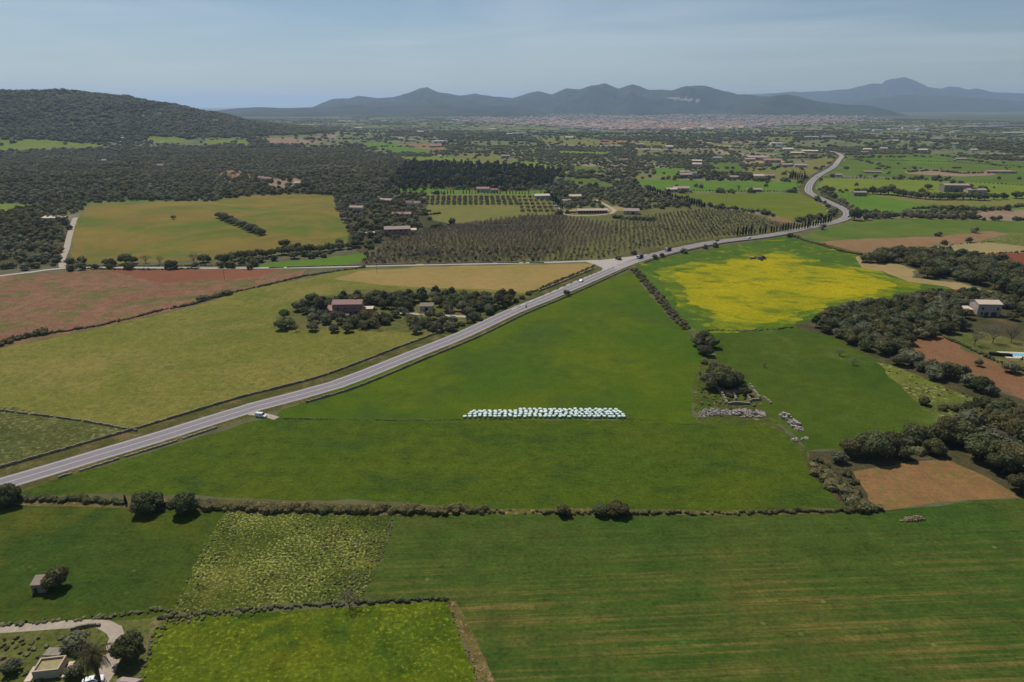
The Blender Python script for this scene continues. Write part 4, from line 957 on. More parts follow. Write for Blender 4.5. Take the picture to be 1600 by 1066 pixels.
while r < 7800:
    s = 7.4 if r < 1000 else (9.5 if r < 2300 else (15 if r < 3600 else 26))
    na = int(rad(86) * r / s)
    for i in range(na):
        a = -rad(43) + rad(86) * (i + rs.uniform(0, 1)) / na; q = r + rs.uniform(-.5, .5) * s
        x, y = math.sin(a) * q, math.cos(a) * q; z = H(x, y); u, v, dep = pix(x, y, z)
        if v > 425 or v < (125 if u < 520 else 166): continue
        f = field_at(u, v) if v > 205 else None
        wood = None
        if v > 220:
            for poly, kinds, dn in WOODS:
                if inside(poly, u, v): wood = kinds; break
        onhill = z > 12 and u < 520
        edge, h = rowtest(x, y); dn = 0; kinds = (0, 1, 2, 3, 7, 5)
        nn = noise.noise(Vector((x / 210, y / 130, 3.3))) + .6 * noise.noise(Vector((x / 60, y / 60, 1.3)))
        if wood and not (f and f[1] in ('orchard_ground', 'garden_ground')): dn = .93 if nn > -.32 or 4 in wood else .38; kinds = wood
        elif f and f[1] == 'orchard_ground' and f[0] == 'brown': dn = .4; kinds = (2, 5, 3)
        elif onhill and not f: dn = .97; kinds = (0, 1, 2, 3, 7, 7)
        elif f:
            mk, nm = f
            if nm == 'garden_ground' and mk == 'scrub': dn = .55 if nn > -.25 else .2; kinds = (2, 5, 7, 0, 5, 1, 9)
            elif lab == '' : pass
            elif mk == 'pink' and nm == 'garden_ground': dn = .12
            elif nm == 'grove_ground' and mk == 'orchg': dn = .62; kinds = (2, 3, 3)
            elif nm == 'garden_ground': dn = 0
            elif mk == 'olive' and v < 285 and nm == 'grass_field': dn = .05
            elif edge and v < 300 and h > .3: dn = .3
            else: dn = 0.0
            if v < 300 and dn == 0 and rs.random() < .006: dn = 1
        else:
            if v < 425 and v > 300: dn = .55 if nn > -.1 else .2
            elif edge: dn = .85
            elif h < (.40 if v > 250 else .50): dn = .09 if nn < .35 else .7
            elif h < .64: dn = .40
            else: dn = .8 if nn > -.2 else .3
            if v < 215: dn *= .75
            if v < 200 and 740 < u < 1340: dn *= .35       # the town
            if h > .8: kinds = (2, 3, 3)
        if rs.random() > dn: continue
        if kinds and 4 not in kinds and kinds != (2, 3, 3):      # stands of one kind: oak here, olive or almond there
            zz = noise.noise(Vector((x / 170, y / 120, 8.8))) + .4 * noise.noise(Vector((x / 45, y / 45, 2.2)))
            kinds = (0, 1, 0, 7) if zz < -.12 else ((3, 3, 2, 3) if zz < .22 else ((7, 5, 2, 7) if zz < .45 else (5, 5, 9, 7)))
        if near((x, y), roadfar, 13) or near((x, y), lanefar, 7): continue
        if any(abs(x - cx_) < cr_ * 1.4 and abs(y - cy_) < cr_ * 1.4 for cx_, cy_, cr_ in CROWD if cy_ > 400) if r < 1300 else False: continue
        WR.setdefault('far' if r >= 3600 else 'near', []).append((x, y, z - .2, kinds, s, onhill))
    r += s * (.9 if r < 2300 else 1.1)
print('mass', {k: len(v) for k, v in WR.items()}, round(time.time() - T0, 1))
MASSPTS = WR
rs = random.Random(4)
gp = []
for x, y, z, kinds, s, hill in MASSPTS['near']:
    r_ = s * rs.uniform(.34, .66); k = rs.choice(kinds)
    if s > 9 and not hill and rs.random() < .3: r_ *= .7
    if hill: r_ *= 1.35
    gp.append((x, y, z, r_, r_ * rs.uniform(.75, 1.15) * (1.05 if k in (4, 8) else 1) * (.62 if hill else (.66 if y > 1300 and k not in (4, 8) else 1)), k))
gn_scatter('woodland', 'woods, groves and hedges spread over the plain and the hill', gp, LOW, 'woods')
gp = []
for x, y, z, kinds, s, hill in MASSPTS['far']:
    r_ = s * rs.uniform(.35, .62); gp.append((x, y, z, r_ * rs.uniform(.8, 1.5), min(9, r_ * .62) * rs.uniform(.7, 1.2), rs.choice((0, 1, 2, 3))))
gn_scatter('far_woodland', 'far tree belts melting together towards the town and hills', gp, CL, 'woods')
# young bare orchard on the swell
gp = []
poly = [(562,412),(575,402),(604,381),(642,368),(720,353),(830,338),(880,338),(950,348),(1040,334),(1100,328),(1160,332),(1200,345),(1236,354),(1225,359),(1130,370),(1000,391),(950,403),(800,410),(700,411)]
wl = [W(*q).to_2d() for q in poly]; wl2 = [(p.x, p.y) for p in wl]
y = min(p.y for p in wl)
while y < max(p.y for p in wl):
    x = min(p.x for p in wl)
    while x < max(p.x for p in wl):
        xx = x + (y - 560) * .16 + rs.uniform(-1.1, 1.1); yy = y + rs.uniform(-1.6, 1.6)
        if inside(wl2, xx, yy) and rs.random() > .06 and not near((xx, yy), roadfar, 12) and not near((xx, yy), lane, 7):
            u, v, _ = pix(xx, yy, H(xx, yy))
            green = v > 388 or (u > 960 and noise.noise(Vector((xx / 60, yy / 60, 0))) > -.1)
            k = 1 if green and rs.random() < .3 else 0; r_ = 0
            r_ = rs.uniform(1.9, 3.1) * (1.15 if u < 880 else .85) * (.62 if k else 1)
            gp.append((xx, yy, H(xx, yy), r_, r_ * 1.1, k))
        x += 4.4
    y += 5.2
print('orchard', len(gp))
gn_scatter('orchard_trees', 'hundreds of bare brown young trees planted in rows on the swell', gp, [lowtree(50, M['bare'], 'bare'), lowtree(51, M['olivel'])], 'orchard trees')
# tall pale weeds of the flower field and path edges
gp = []
def weeds(poly, spc, keep, sc0, sc1, idx):
    for p in scatter(poly, spc, rs):
        nn = noise.noise(Vector((p.x / 16, p.y / 16, 5)))
        if rs.random() < keep + nn * .8: gp.append((p.x, p.y, p.z, rs.uniform(sc0, sc1), rs.uniform(sc0, sc1) * .6, rs.choice(idx)))
weeds([(345,803),(480,802),(618,804),(608,850),(584,905),(562,936),(480,944),(400,952),(330,958),(258,958),(270,945),(295,900),(320,850)], 1.35, .16, .15, .55, (0, 0, 1))
weeds([(-60,985),(0,980),(100,971),(150,968),(180,965),(260,955),(258,949),(170,961),(100,966),(0,975),(-60,981)], 1.0, .8, .35, .85, (0, 1))
weeds([(240,985),(262,966),(330,960),(400,953),(420,960),(330,968),(262,978),(240,1010),(228,1060),(215,1100),(205,1100),(222,1040)], 1.1, .6, .3, .6, (0, 1))
weeds([(-60,1000),(60,995),(140,1000),(110,1020),(60,1066),(-60,1100)], 1.8, .45, .4, .9, (0, 1, 2))
weeds([(1380,575),(1440,592),(1530,622),(1548,640),(1480,650),(1445,640),(1400,600)], 2.6, .2, .3, .8, (0, 1, 1))
weeds([(1095,560),(1120,565),(1150,592),(1190,625),(1196,650),(1090,655),(1085,630)], 2.4, .25, .4, 1.0, (2, 2, 1))
print('weeds', len(gp))
gn_scatter('weeds', 'pale flowering weeds over the flower field and path edges', gp, [lowtree(60, M['weedl']), lowtree(61, M['weedl']), lowtree(62, M['bush'])], 'weeds')

# ------------------------------------------------------------------ hedges and dry stone walls
def hedge(pxs, wd, ht, label, mats=('leaf',), spc=1.5, mb=None, gap=0.0, nm='hedge', det=1.0):
    c = smooth_line([W(*p).to_2d() for p in pxs], spc); rng = random.Random(len(pxs) * 31 + int(pxs[0][0])); mb = MB()
    for i, p in enumerate(c):
        g = noise.noise(Vector((p.x / 11, p.y / 11, 0)))
        if g < -1 + gap * 2 or rng.random() < gap: continue
        r_ = ht * rng.uniform(.36, .66) * (1 + .45 * g); off = rng.uniform(-wd / 2, wd / 2)
        d = (c[min(i + 1, len(c) - 1)] - c[max(i - 1, 0)]).normalized(); x, y = p.x + d.y * off, p.y - d.x * off
        cc = (x, y, H(x, y) + r_ * .5); mi = rng.randrange(len(mats))
        blob(mb, cc, r_, rng, 1, .8, .3, mi); leaves(mb, cc, r_ * 1.05, int((40 if wd < 6 and pxs[0][1] > 440 else 14) * det), r_ * (.15 if pxs[0][1] > 440 else .22), rng, .8, .25, mi)
    return tag(mb.obj(nm, [M[m] for m in mats]), label, 'hedge')
hedge([(22,780),(120,783),(196,786)], 2.2, 2.0, 'scrubby hedge from the road end to the pair of dark trees', ('bush', 'leaf', 'bush'), .8)
hedge([(248,791),(275,794)], 2.2, 1.9, 'short piece of hedge between the pair of dark trees', ('bush', 'leaf'), .8)
hedge([(302,791),(400,796),(520,798),(640,799),(757,799)], 3.0, 2.5, 'thick dark hedge at the foot of the green triangle', ('leaf', 'bush', 'leaf'), .8)
hedge([(762,799),(870,802),(940,802)], 2.0, 1.3, 'low broken hedge left of the wide dark tree', ('bush', 'leaf'), 1.0, gap=.2)
hedge([(980,801),(1100,802),(1200,801)], 2.0, 1.35, 'low broken hedge right of the wide dark tree', ('bush', 'leaf', 'bush'), 1.0, gap=.15)
hedge([(1200,801),(1270,800),(1330,799)], 1.8, 1.5, 'low green hedge at the right corner of the green triangle', ('bush', 'leaf'), .9)
hedge([(990,421),(1004,436),(1022,456),(1040,478),(1058,500),(1074,515)], 5.5, 2.3, 'brown scrubby hedge between the smooth green field and the rape', ('bush', 'leaf', 'bare'), .8)
hedge([(1345,398),(1320,394),(1290,385),(1262,377),(1235,368)], 3.0, 2.6, 'dark hedge along the top of the rape field', ('leaf', 'bush'), 1.5)
hedge([(700,410),(800,408),(900,406)], 2.0, 1.6, 'thin shrubs below the brown orchard beside the lane', ('bush', 'leaf'), 3.0, gap=.35)
hedge([(830,458),(870,440),(900,428),(928,416)], 2.4, 1.8, 'bushy strip between the tan field and the road', ('bush', 'leaf'), 1.2, gap=.15)
hedge([(0,538),(60,524),(150,510),(250,486),(300,476)], 2.2, 1.7, 'hedge under the red earth field, lower left length', ('leaf', 'bush'), 1.2)
hedge([(300,476),(370,456),(420,445),(470,433),(520,425),(570,418)], 2.2, 1.7, 'hedge under the red earth field, upper right length', ('leaf', 'bush'), 1.3)
hedge([(-80,560),(0,540),(30,530),(70,522)], 3.4, 3.6, 'tall bushes at the left end of the red earth field', ('leaf', 'bush'), 1.2)
hedge([(312,470),(330,465),(358,460)], 4.0, 3.4, 'tall pale clump in the hedge under the red earth field', ('bush', 'weedl', 'bush'), 1.0)
hedge([(130,420),(240,422),(300,420)], 2.4, 1.8, 'dark hedge on the near side of the lane', ('leaf',), 1.5)
hedge([(108,416),(240,416),(400,415)], 2.4, 1.6, 'dark hedge on the far side of the lane', ('leaf',), 1.5)
hedge([(640,400),(668,396),(690,394)], 3, 3.4, 'brown bushes at the left foot of the orchard', ('bush', 'bare'), 1.5)
hedge([(250,965),(330,958),(400,953),(470,948),(536,945)], 1.5, 1.0, 'overgrown wall line between the flower field and the lime field', ('bush', 'weedl', 'leaf'), .7)
hedge([(556,942),(620,940),(698,936)], 1.2, 1.1, 'overgrown wall line at the top right of the lime field', ('bush', 'leaf', 'weedl'), .7)
hedge([(1108,516),(1150,517),(1190,516),(1240,512)], 1.2, 1.0, 'low hedge line under the rape field', ('leaf', 'bush'), 1.2, gap=.25)
hedge([(1475,527),(1505,540),(1530,552),(1560,566),(1600,580)], 2.0, 1.6, 'shrub row between the reddish plot and the pool garden', ('bush', 'leaf', 'weedl'), 1.0)
hedge([(1346,790),(1372,797)], 2.0, 2.6, 'dense dark bush at the tip of the green triangle', ('leaf',), .8)
hedge([(1470,640),(1500,640),(1540,636)], 4.0, 3.4, 'leafy green shrubs above the big dark trees', ('bright', 'leaf', 'bush'), 1.2)
hedge([(1395,710),(1420,706),(1440,704),(1458,702)], 4.0, 3.0, 'yellowish green shrubs above the brown fallow', ('bush', 'weedl', 'bush'), 1.0)
hedge([(700,352),(760,350),(800,350)], 3, 2.2, 'dark hedge under the pale field by the pink long house', ('leaf', 'bush'), 2.2)
hedge([(960,341),(985,343),(1000,344),(1020,344)], 7, 6.0, 'bright dense bushes below the stable yard', ('bright', 'leaf'), 2.2)
hedge([(688,334),(650,336),(672,330)], 3, 3.2, 'curved dark hedge beside the cottages', ('leaf',), 2.0)
hedge([(1060,298),(1150,299),(1247,299)], 3, 2.4, 'long hedge below the bright green field', ('leaf', 'bush'), 4)
hedge([(1430,327),(1480,325),(1540,328),(1600,322)], 6, 4.5, 'dark hedge below the bright green field at the right', ('leaf', 'bush'), 3)
hedge([(1355,340),(1400,337),(1440,340),(1500,341),(1508,341)], 7, 5.5, 'scrub belt left of the greyish plot', ('bush', 'leaf', 'bare'), 2.6)
hedge([(1285,303),(1302,314),(1320,323),(1332,330)], 4, 3.6, 'bushes on the right bank of the road bend', ('leaf', 'bush'), 2.4)
hedge([(1320,249),(1400,251),(1500,254),(1600,261)], 3, 2.6, 'hedge across the top of the right meadow', ('leaf', 'bush'), 5)
hedge([(1290,277),(1400,280),(1500,284),(1600,290)], 3, 2.4, 'thin dark hedge across the right meadow', ('leaf',), 5)
hedge([(1420,269),(1460,267),(1500,271),(1560,270)], 8, 5.0, 'greyish scrub round the dug ground in the meadow', ('bare', 'bush'), 5)
hedge([(1455,386),(1500,382),(1560,377)], 1.5, 1.2, 'thin hedge across the brown tilled field', ('leaf', 'bush'), 2, gap=.2)
hedge([(1495,399),(1530,397),(1560,396),(1600,394)], 2.5, 2.2, 'dark bushes above the red tilled field', ('leaf', 'bush'), 2, gap=.1)
hedge([(1268,728),(1284,744),(1302,760),(1322,778),(1345,794)], 4.5, 3.6, 'thick chain of scrub down the left side of the brown fallow field', ('bush', 'leaf', 'weedl', 'bush'), .9)
def wall(pxs, ht, th, label, mat='stoned', spc=1.4, nm='stone_wall', gap=0.0):
    c = smooth_line([W(*p).to_2d() for p in pxs], spc); mb = MB(); rng = random.Random(int(pxs[0][0]) + 5)
    for a, b in zip(c, c[1:]):
        if rng.random() < gap: continue
        d = b - a; m = (a + b) / 2; h_ = ht * rng.uniform(.72, 1.12)
        mb.box((m.x, m.y, H(m.x, m.y) - .05), (d.length * .995, th * rng.uniform(.85, 1.1), h_), math.atan2(d.y, d.x), None, .86)
    return tag(mb.obj(nm, M[mat]), label, 'stone wall')
def offline(c, off): 
    out = []
    for i, p in enumerate(c):
        d = (c[min(i + 1, len(c) - 1)] - c[max(i - 1, 0)]).normalized(); out.append(p + Vector((d.y, -d.x)) * off)
    return out
def wall2(c, ht, th, label, mat='stoned', gap=0):
    px_ = [pix(p.x, p.y, H(p.x, p.y))[:2] for p in c]; return wall(px_, ht, th, label, mat, 1.6, gap=gap)
def seg(c, u0, u1): return [p for p in c if u0 <= pix(p.x, p.y, H(p.x, p.y))[0] <= u1 and p.length < 900]
wall2(seg(offline(roadc[:int(len(roadc) * .9)], -13.3), -200, 740), 1.0, .7, 'long dry stone wall above the main road, left of the grove')
wall2(seg(offline(roadc[:int(len(roadc) * .9)], -12.6), 835, 935), 1.1, .8, 'short dry stone wall between the tan field and the road')
wall2(seg(offline(roadc[:int(len(roadc) * .9)], 9.8), 440, 985), 1.0, .7, 'dry stone wall along the smooth green field beside the road')
wall2(seg(offline(roadc[:int(len(roadc) * .9)], 8.6), 40, 385), .7, .8, 'low pale stone wall along the lower stretch of the road', 'stone', .12)
wall2(seg(offline(roadc[:int(len(roadc) * .9)], 9.8), 1000, 1230), 1.0, .8, 'dry stone wall between the road and the rape field')
hedge([(444,654),(580,656.5),(725,656),(800,656)], .8, .55, 'overgrown field boundary running left from the wrapped bales', ('bush', 'leaf', 'weedl'), .8, gap=.2)
hedge([(972,656),(1040,658),(1090,662)], .8, .5, 'overgrown field boundary running right from the wrapped bales', ('bush', 'leaf'), .9, gap=.25)
wall([(0,642),(120,657),(214,674)], .8, .7, 'dark wall line between the ripening field and the weedy wedge', 'stoned', 1.6, gap=.1)
hedge([(698,938),(716,985),(742,1050),(756,1090)], .9, .42, 'line of dry tufts along the right side of the lime field', ('dryearth', 'bush', 'weedl'), .8, gap=.3)
hedge([(613,806),(603,852),(580,905),(562,934)], 1.0, .45, 'thin line of dry tufts between flower field and big green field', ('dryearth', 'bush', 'weedl'), .8, gap=.35)
wall([(110,985),(140,979),(157,978)], .9, .5, 'short grey wall beside the gravel turning place', 'stoned', 1.2)
wall([(420,419),(520,416),(650,413)], 1.0, .7, 'wall along the lane above the ripening field', 'stoned', 2.5, gap=.05)
wall([(662,413),(760,411),(850,411)], 1.0, .7, 'pale edge wall below the brown orchard', 'stone', 2.5, gap=.05)
wall([(1155,518),(1180,517)], .6, .6, 'short stub of wall below the rape field', 'stone', 1.5)
def stones(label, poly, n_, s0, s1, mat, hpile, seed, nm='stone_heap'):
    rng = random.Random(seed); wp = [W(*q).to_2d() for q in poly]; wl = [(p.x, p.y) for p in wp]; cx = sum(p.x for p in wp) / len(wp); cy = sum(p.y for p in wp) / len(wp)
    x0, x1, y0, y1 = min(p.x for p in wp), max(p.x for p in wp), min(p.y for p in wp), max(p.y for p in wp); mb = MB(); k = 0
    while k < n_:
        x, y = rng.uniform(x0, x1), rng.uniform(y0, y1)
        if not inside(wl, x, y): continue
        if noise.noise(Vector((x / 2.6, y / 2.2, seed))) < (-.12 if n_ > 400 else -.9): continue
        k += 1; e = 1 - min(1, max(abs(x - cx) / (x1 - x0), abs(y - cy) / (y1 - y0)) * 2); s_ = rng.uniform(s0, s1)
        z = rng.uniform(0, hpile) * e
        mb.box((x, y, H(x, y) + z - .05), (s_ * rng.uniform(.7, 1.5), s_, s_ * rng.uniform(.5, .9)), rng.uniform(0, 3), None, rng.uniform(.55, .9))
    return tag(mb.obj(nm, M[mat]), label, 'stone heap')
stones('broad heap of pale pinkish rubble below the ruin, right half', [(1140,644),(1150,640),(1194,643),(1196,653),(1150,652)], 560, .25, .8, 'rubble', .8, 1)
stones('thinner heap of pale rubble below the ruin, left half', [(1098,641),(1112,638),(1142,642),(1142,650),(1120,649),(1098,654),(1088,650)], 300, .25, .7, 'rubble', .5, 2)
stones('white stone slabs scattered in the meadow corner', [(1213,647),(1228,647),(1240,656),(1254,668),(1256,675),(1240,672),(1228,658)], 70, .5, 1.4, 'rubble', .4, 3)
stones('small ledge of pale stones below the slabs', [(1236,687),(1262,684),(1262,688),(1240,691)], 26, .4, 1.0, 'rubble', .3, 4)
stones('heap of earth and stones in the big green field', [(1405,815),(1420,811),(1432,808),(1446,812),(1430,816)], 90, .3, .8, 'dryearth', .7, 5)
# roofless ruin
rt = empty('ruin', W(1152, 620)); tag(rt, 'roofless stone ruin of several rooms beside the dark trees', 'ruin')
def rwall(a, b, h_=1.8, th=.7):
    a, b = W(*a).to_2d(), W(*b).to_2d(); d = b - a; k = max(2, int(d.length / 1.3)); mb = MB(); o_ = rt.location
    for i in range(k):
        m = a.lerp(b, (i + .5) / k); mb.box((m.x - o_.x, m.y - o_.y, -.05), (d.length / k * .99, th, h_ * R.uniform(.65, 1.15)), math.atan2(d.y, d.x))
    mb.obj('wall', M['stone'], rt)
for a, b, h_ in [((1117,601),(1127,616),1.6), ((1128,616),(1162,614),1.7), ((1128,617),(1136,631),1.4), ((1137,632),(1172,632),1.3), ((1164,615),(1173,629),1.8), ((1171,604),(1187,625),1.8), ((1188,625),(1174,626.5),1.3), ((1146,617),(1150,626),1.2), ((1192,621),(1205,631),1.0), ((1117,600),(1150,601),.9)]: rwall(a, b, h_)

# ------------------------------------------------------------------ buildings
def house(nm, label, u, v, w_, d_, h_, rz=0.0, wm='wallpale', rm='rooftile', roof='gable', rh=1.6, win=(), door=(), chim=None, parent=None, loc=None, cat='house', over=.35):
    p = loc if loc is not None else W(u, v); t = parent
    if parent is None:
        t = empty(nm, p, rz); tag(t, label, cat); off = Matrix.Identity(4)
    else: off = Matrix.Translation(loc) @ Matrix.Rotation(rz, 4, 'Z')
    mb = MB(); mb.box((0, 0, -1.2), (w_, d_, h_ + 1.2), 0, off)
    if roof == 'gable':
        mb.add([(-w_ / 2, -d_ / 2, h_), (-w_ / 2, d_ / 2, h_), (-w_ / 2, 0, h_ + rh), (w_ / 2, -d_ / 2, h_), (w_ / 2, d_ / 2, h_), (w_ / 2, 0, h_ + rh)], [(0, 2, 1), (3, 4, 5)], off)
    mb.obj('wall', M[wm], t)
    rb = MB()
    if roof == 'gable': rb.gable((0, 0, h_ + .02), w_, d_, rh, over, off)
    elif roof == 'mono':      # falls towards -y
        vs = [(-w_ / 2 - over, -d_ / 2 - over, h_ + .03), (w_ / 2 + over, -d_ / 2 - over, h_ + .03), (w_ / 2 + over, d_ / 2 + over, h_ + rh), (-w_ / 2 - over, d_ / 2 + over, h_ + rh)]
        vs += [(a, b, c + .2) for a, b, c in vs]; rb.add(vs, [(0, 3, 2, 1), (4, 5, 6, 7), (0, 1, 5, 4), (1, 2, 6, 5), (2, 3, 7, 6), (3, 0, 4, 7)], off)
        rb.add([(-w_ / 2, d_ / 2 - .01, h_), (w_ / 2, d_ / 2 - .01, h_), (w_ / 2, d_ / 2 - .01, h_ + rh), (-w_ / 2, d_ / 2 - .01, h_ + rh)], [(0, 3, 2, 1)], off)
    elif roof == 'hip':
        x, y = w_ / 2 + over, d_ / 2 + over; q = max(.1, x - y)
        rb.add([(-x, -y, h_), (x, -y, h_), (x, y, h_), (-x, y, h_), (-q, 0, h_ + rh), (q, 0, h_ + rh), (-x, -y, h_ + .18), (x, -y, h_ + .18), (x, y, h_ + .18), (-x, y, h_ + .18)], [(0, 3, 2, 1), (6, 7, 5, 4), (7, 8, 5), (8, 9, 4, 5), (9, 6, 4), (0, 1, 7, 6), (1, 2, 8, 7), (2, 3, 9, 8), (3, 0, 6, 9)], off)
    else:
        rb.box((0, 0, h_ + .01), (w_ + over * .6, d_ + over * .6, .25), 0, off)
    ro = rb.obj('roof', M[rm], t)
    for (fx, z0, ww, wh) in win:          # on the -y (camera) face
        m_ = MB(); m_.box((fx, -d_ / 2 - .05, z0), (ww + .3, .12, wh + .3), 0, off); fr = m_.obj('window', M['walltan' if wm != 'walltan' else 'wallpale'], t)
        m_ = MB(); m_.box((fx, -d_ / 2 - .09, z0 + .15), (ww, .12, wh), 0, off); m_.obj('pane', M['glass'], fr)
    for (fx, ww, wh) in door:
        m_ = MB(); m_.box((fx, -d_ / 2 - .04, 0), (ww, .14, wh), 0, off); m_.obj('door', M['wood_d'], t)
    if chim:
        m_ = MB(); m_.box((chim, .6, h_ + rh * .4), (.8, .8, rh * .6 + 1.1), 0, off); m_.box((chim, .6, h_ + rh + 1.1), (1.0, 1.0, .15), 0, off); m_.obj('chimney', M[wm], ro)
    return t
fh = house('farmhouse', 'pink two storey farmhouse with red tiled roof in the roadside grove', 545, 490, 17.5, 9, 7.0, rad(3), 'wallpink', 'roofpink', 'gable', 1.7, [(-5.5,3.6,1.1,1.5),(-1,3.8,.9,1.2),(4,3.8,.9,1.2),(-5.5,.8,1.1,1.6),(2,.9,1.1,1.4)], [(-2.2,1.2,2.2),(5.6,2.6,2.6)], 4.5)
house('', '', 0, 0, 8, 7, 3.2, 0, 'wallpink', 'roofpink', 'mono', 1.4, [(-1.5,.9,2.2,1.3)], [], None, fh, Vector((-12.6, -1.0, 0)))
house('', '', 0, 0, 6, 6, 3.0, 0, 'wallpink', 'roofpale', 'flat', .3, [(0,.9,1.2,1.2)], [], None, fh, Vector((11.8, 1.5, 0)))
mb = MB(); mb.box((0, 0, -.5), (20, 6, 2.6)); o = mb.obj('terrace', M['stoned'], fh); o.location = (-8, -9.2, 0)
mb = MB(); mb.box((0, 0, -.2), (11, 5, .5)); o = mb.obj('terrace', M['roofpale'], fh); o.location = (16.5, -4.0, 0)
house('shed', 'small dark roofed shed in the back of the grove', 667, 484, 8, 5, 2.8, 0, 'wallpale', 'stoned', 'mono', .8, [], [(0,2,2.1)], cat='shed')
lh = house('long_house', 'long pink house with pale red roof above the brown orchard', 621, 367, 24, 10, 6.2, rad(10), 'wallpink', 'rooftile', 'gable', 2.0, [(-7,3.7,1.6,1.8),(-2,3.7,1.6,1.8),(3,3.7,1.6,1.8),(8,3.7,1.6,1.8),(-4,.8,1.6,1.8),(6,.8,1.6,1.8)], [(1,2,2.4)], -3)
house('', '', 0, 0, 7, 6, 4.0, 0, 'walltan', 'roofpale', 'mono', .8, [], [(0,2,2)], None, lh, Vector((14.5, 3, 0)))
tr_ = house('pergola', 'white flat canopy left of the long pink house', 585, 368, 16, 6, 3.0, rad(6), 'wallpale', 'roofpale', 'flat', .3, [(-5,.6,2.5,1.8),(-1,.6,2.5,1.8),(3,.6,2.5,1.8)], [], cat='pergola')
wh = house('villa', 'pale grey two storey house with cream roof in the right tree belt', 1537, 491, 13.6, 9, 7.4, rad(-3), 'wallvilla', 'roofpale', 'gable', 1.5, [(-4,3.9,1.3,1.5),(4.8,3.9,1.3,1.5),(-4,.7,1.3,1.7)], [(-1.4,2.2,2.5),(3,3.0,2.6)])
house('', '', 0, 0, 6.5, 6, 3.4, 0, 'walltan', 'roofpale', 'mono', .5, [(-1.2,1.2,1.0,1.4)], [(2,1.6,2.2)], None, wh, Vector((-11.5, .5, 0)))
mb = MB(); mb.box((0, 0, -.3), (10, 6, .5)); o = mb.obj('terrace', M['roofpale'], wh); o.location = (-18, 2.5, 0)
st = empty('stable', W(925, 333), rad(4)); tag(st, 'long low stable with a row of dark red arches and tiled roof', 'stable')
mb = MB(); mb.box((0, 0, -.5), (36, 6, 4.0)); mb.obj('wall', M['wallpink'], st)
mb = MB(); mb.gable((0, 0, 3.55), 36, 6, 1.5, .5); mb.obj('roof', M['roofpale'], st)
for i in range(11): mb = MB(); mb.box((-15.8 + i * 3.16, -3.04, 0), (2.0, .14, 2.4)); mb.box((-15.8 + i * 3.16, -3.04, 2.4), (1.4, .14, .45)); mb.obj('door', M['wood_d' if i % 3 else 'glass'], st)
mb = MB(); mb.box((-24, -1, 0), (11, .5, 2.6)); mb.obj('yard_wall', M['wallpink'], st)
house('barn', 'broad tan roofed barn right of the long stable', 986, 334, 18, 12, 4.0, rad(-8), 'walltan', 'rooftile', 'gable', 2.2, [(-4,1.4,1.6,1.2)], [(2,3,3)], cat='barn')
house('long_shed', 'long low shed with pink flat roof among the left trees', 85, 345, 23, 9, 3.4, rad(2), 'wallpale', 'roofpale', 'mono', 1.0, [(-7,1.0,2,1.2),(4,1.0,2,1.2)], [(-1,2,2.2)], cat='shed')
house('hilltop_villa', 'pinkish villa on the reddish plot among the left woods', 417, 284, 16, 10, 5.6, 0, 'wallpale', 'roofpink', 'hip', 2.6, [(-4,3.2,1.6,1.6),(3,3.2,1.6,1.6)], [(0,2,2.4)], cat='villa')
house('barn', 'big grey stone barn with flat roof behind the right tree belt', 1490, 299, 36, 16, 9.5, rad(-4), 'stone', 'rooftile', 'gable', 1.6, [(-8,4,2,2),(6,4,2,2)], [(0,4,4)], cat='barn')
house('barn', 'lower tan wing building right of the big stone barn', 1523, 302, 26, 12, 5.2, rad(-4), 'walltan', 'rooftile', 'gable', 1.6, [(-6,1.6,2,1.6)], [(4,3,3)], cat='barn')
house('farm_shed', 'grey shed half hidden at the left end of the right tree belt', 1342, 306, 18, 8, 5, 0, 'stone', 'rooftile', 'gable', 1.4, [], [(0,2,2)], cat='shed')
# stone hut, cistern and other near things
house('stone_hut', 'small square stone hut with brownish roof beside the round tree', 66, 921, 3.3, 3.0, 2.4, rad(6), 'stone', 'hutroof', 'mono', .8, [], [(-.7,.8,1.6)], cat='hut', over=.15)
ct = empty('cistern', W(80, 1049), rad(9)); tag(ct, 'raised stone cistern holding yellow brown water', 'cistern')
mb = MB(); X, Y_, T_ = 2.7, 2.1, .34
mb.box((0, -Y_ + T_ / 2, 0), (2 * X, T_, 2.2)); mb.box((0, Y_ - T_ / 2, 0), (2 * X, T_, 2.2)); mb.box((-X + T_ / 2, 0, 0), (T_, 2 * Y_ - 2 * T_ - .01, 2.19)); mb.box((X - T_ / 2, 0, 0), (T_, 2 * Y_ - 2 * T_ - .01, 2.19)); mb.obj('basin', M['walltan'], ct)
mb = MB(); mb.box((0, 0, 1.2), (2 * X - 2 * T_ - .02, 2 * Y_ - 2 * T_ - .02, .55)); mb.obj('water', M['pond'], ct)
mb = MB(); mb.box((-X - 1.0, -.5, 0), (1.4, 4.4, .35)); mb.box((X + .9, -.3, 0), (1.3, 4.6, .35)); mb.obj('plinth', M['roofpale'], ct)
mb = MB(); mb.box((0, 0, 0), (3.4, 2.0, 1.3), 0, None, .92); mb.box((0, 0, 1.32), (3.8, 2.4, .16)); t = mb.obj('pump_house', M['stone'], None, False, W(86, 1026)); tag(t, 'low grey pump house behind the cistern', 'pump house')
house('tiled_shed', 'red tiled shed roof at the bottom edge right of the car', 200, 1084, 4.2, 3.6, 2.2, rad(-8), 'walltan', 'rooftile', 'gable', .9, [], [(0,1,1.9)], cat='shed', over=.2)
gt = empty('gate', W(181, 1010)); tag(gt, 'thin metal field gate across the gravel path', 'gate')
for x in (-2.0, 2.0): mb = MB(); mb.tube((x, 0, 0), (x, 0, 1.5), .07, .07); mb.obj('post', M['stoned'], gt)
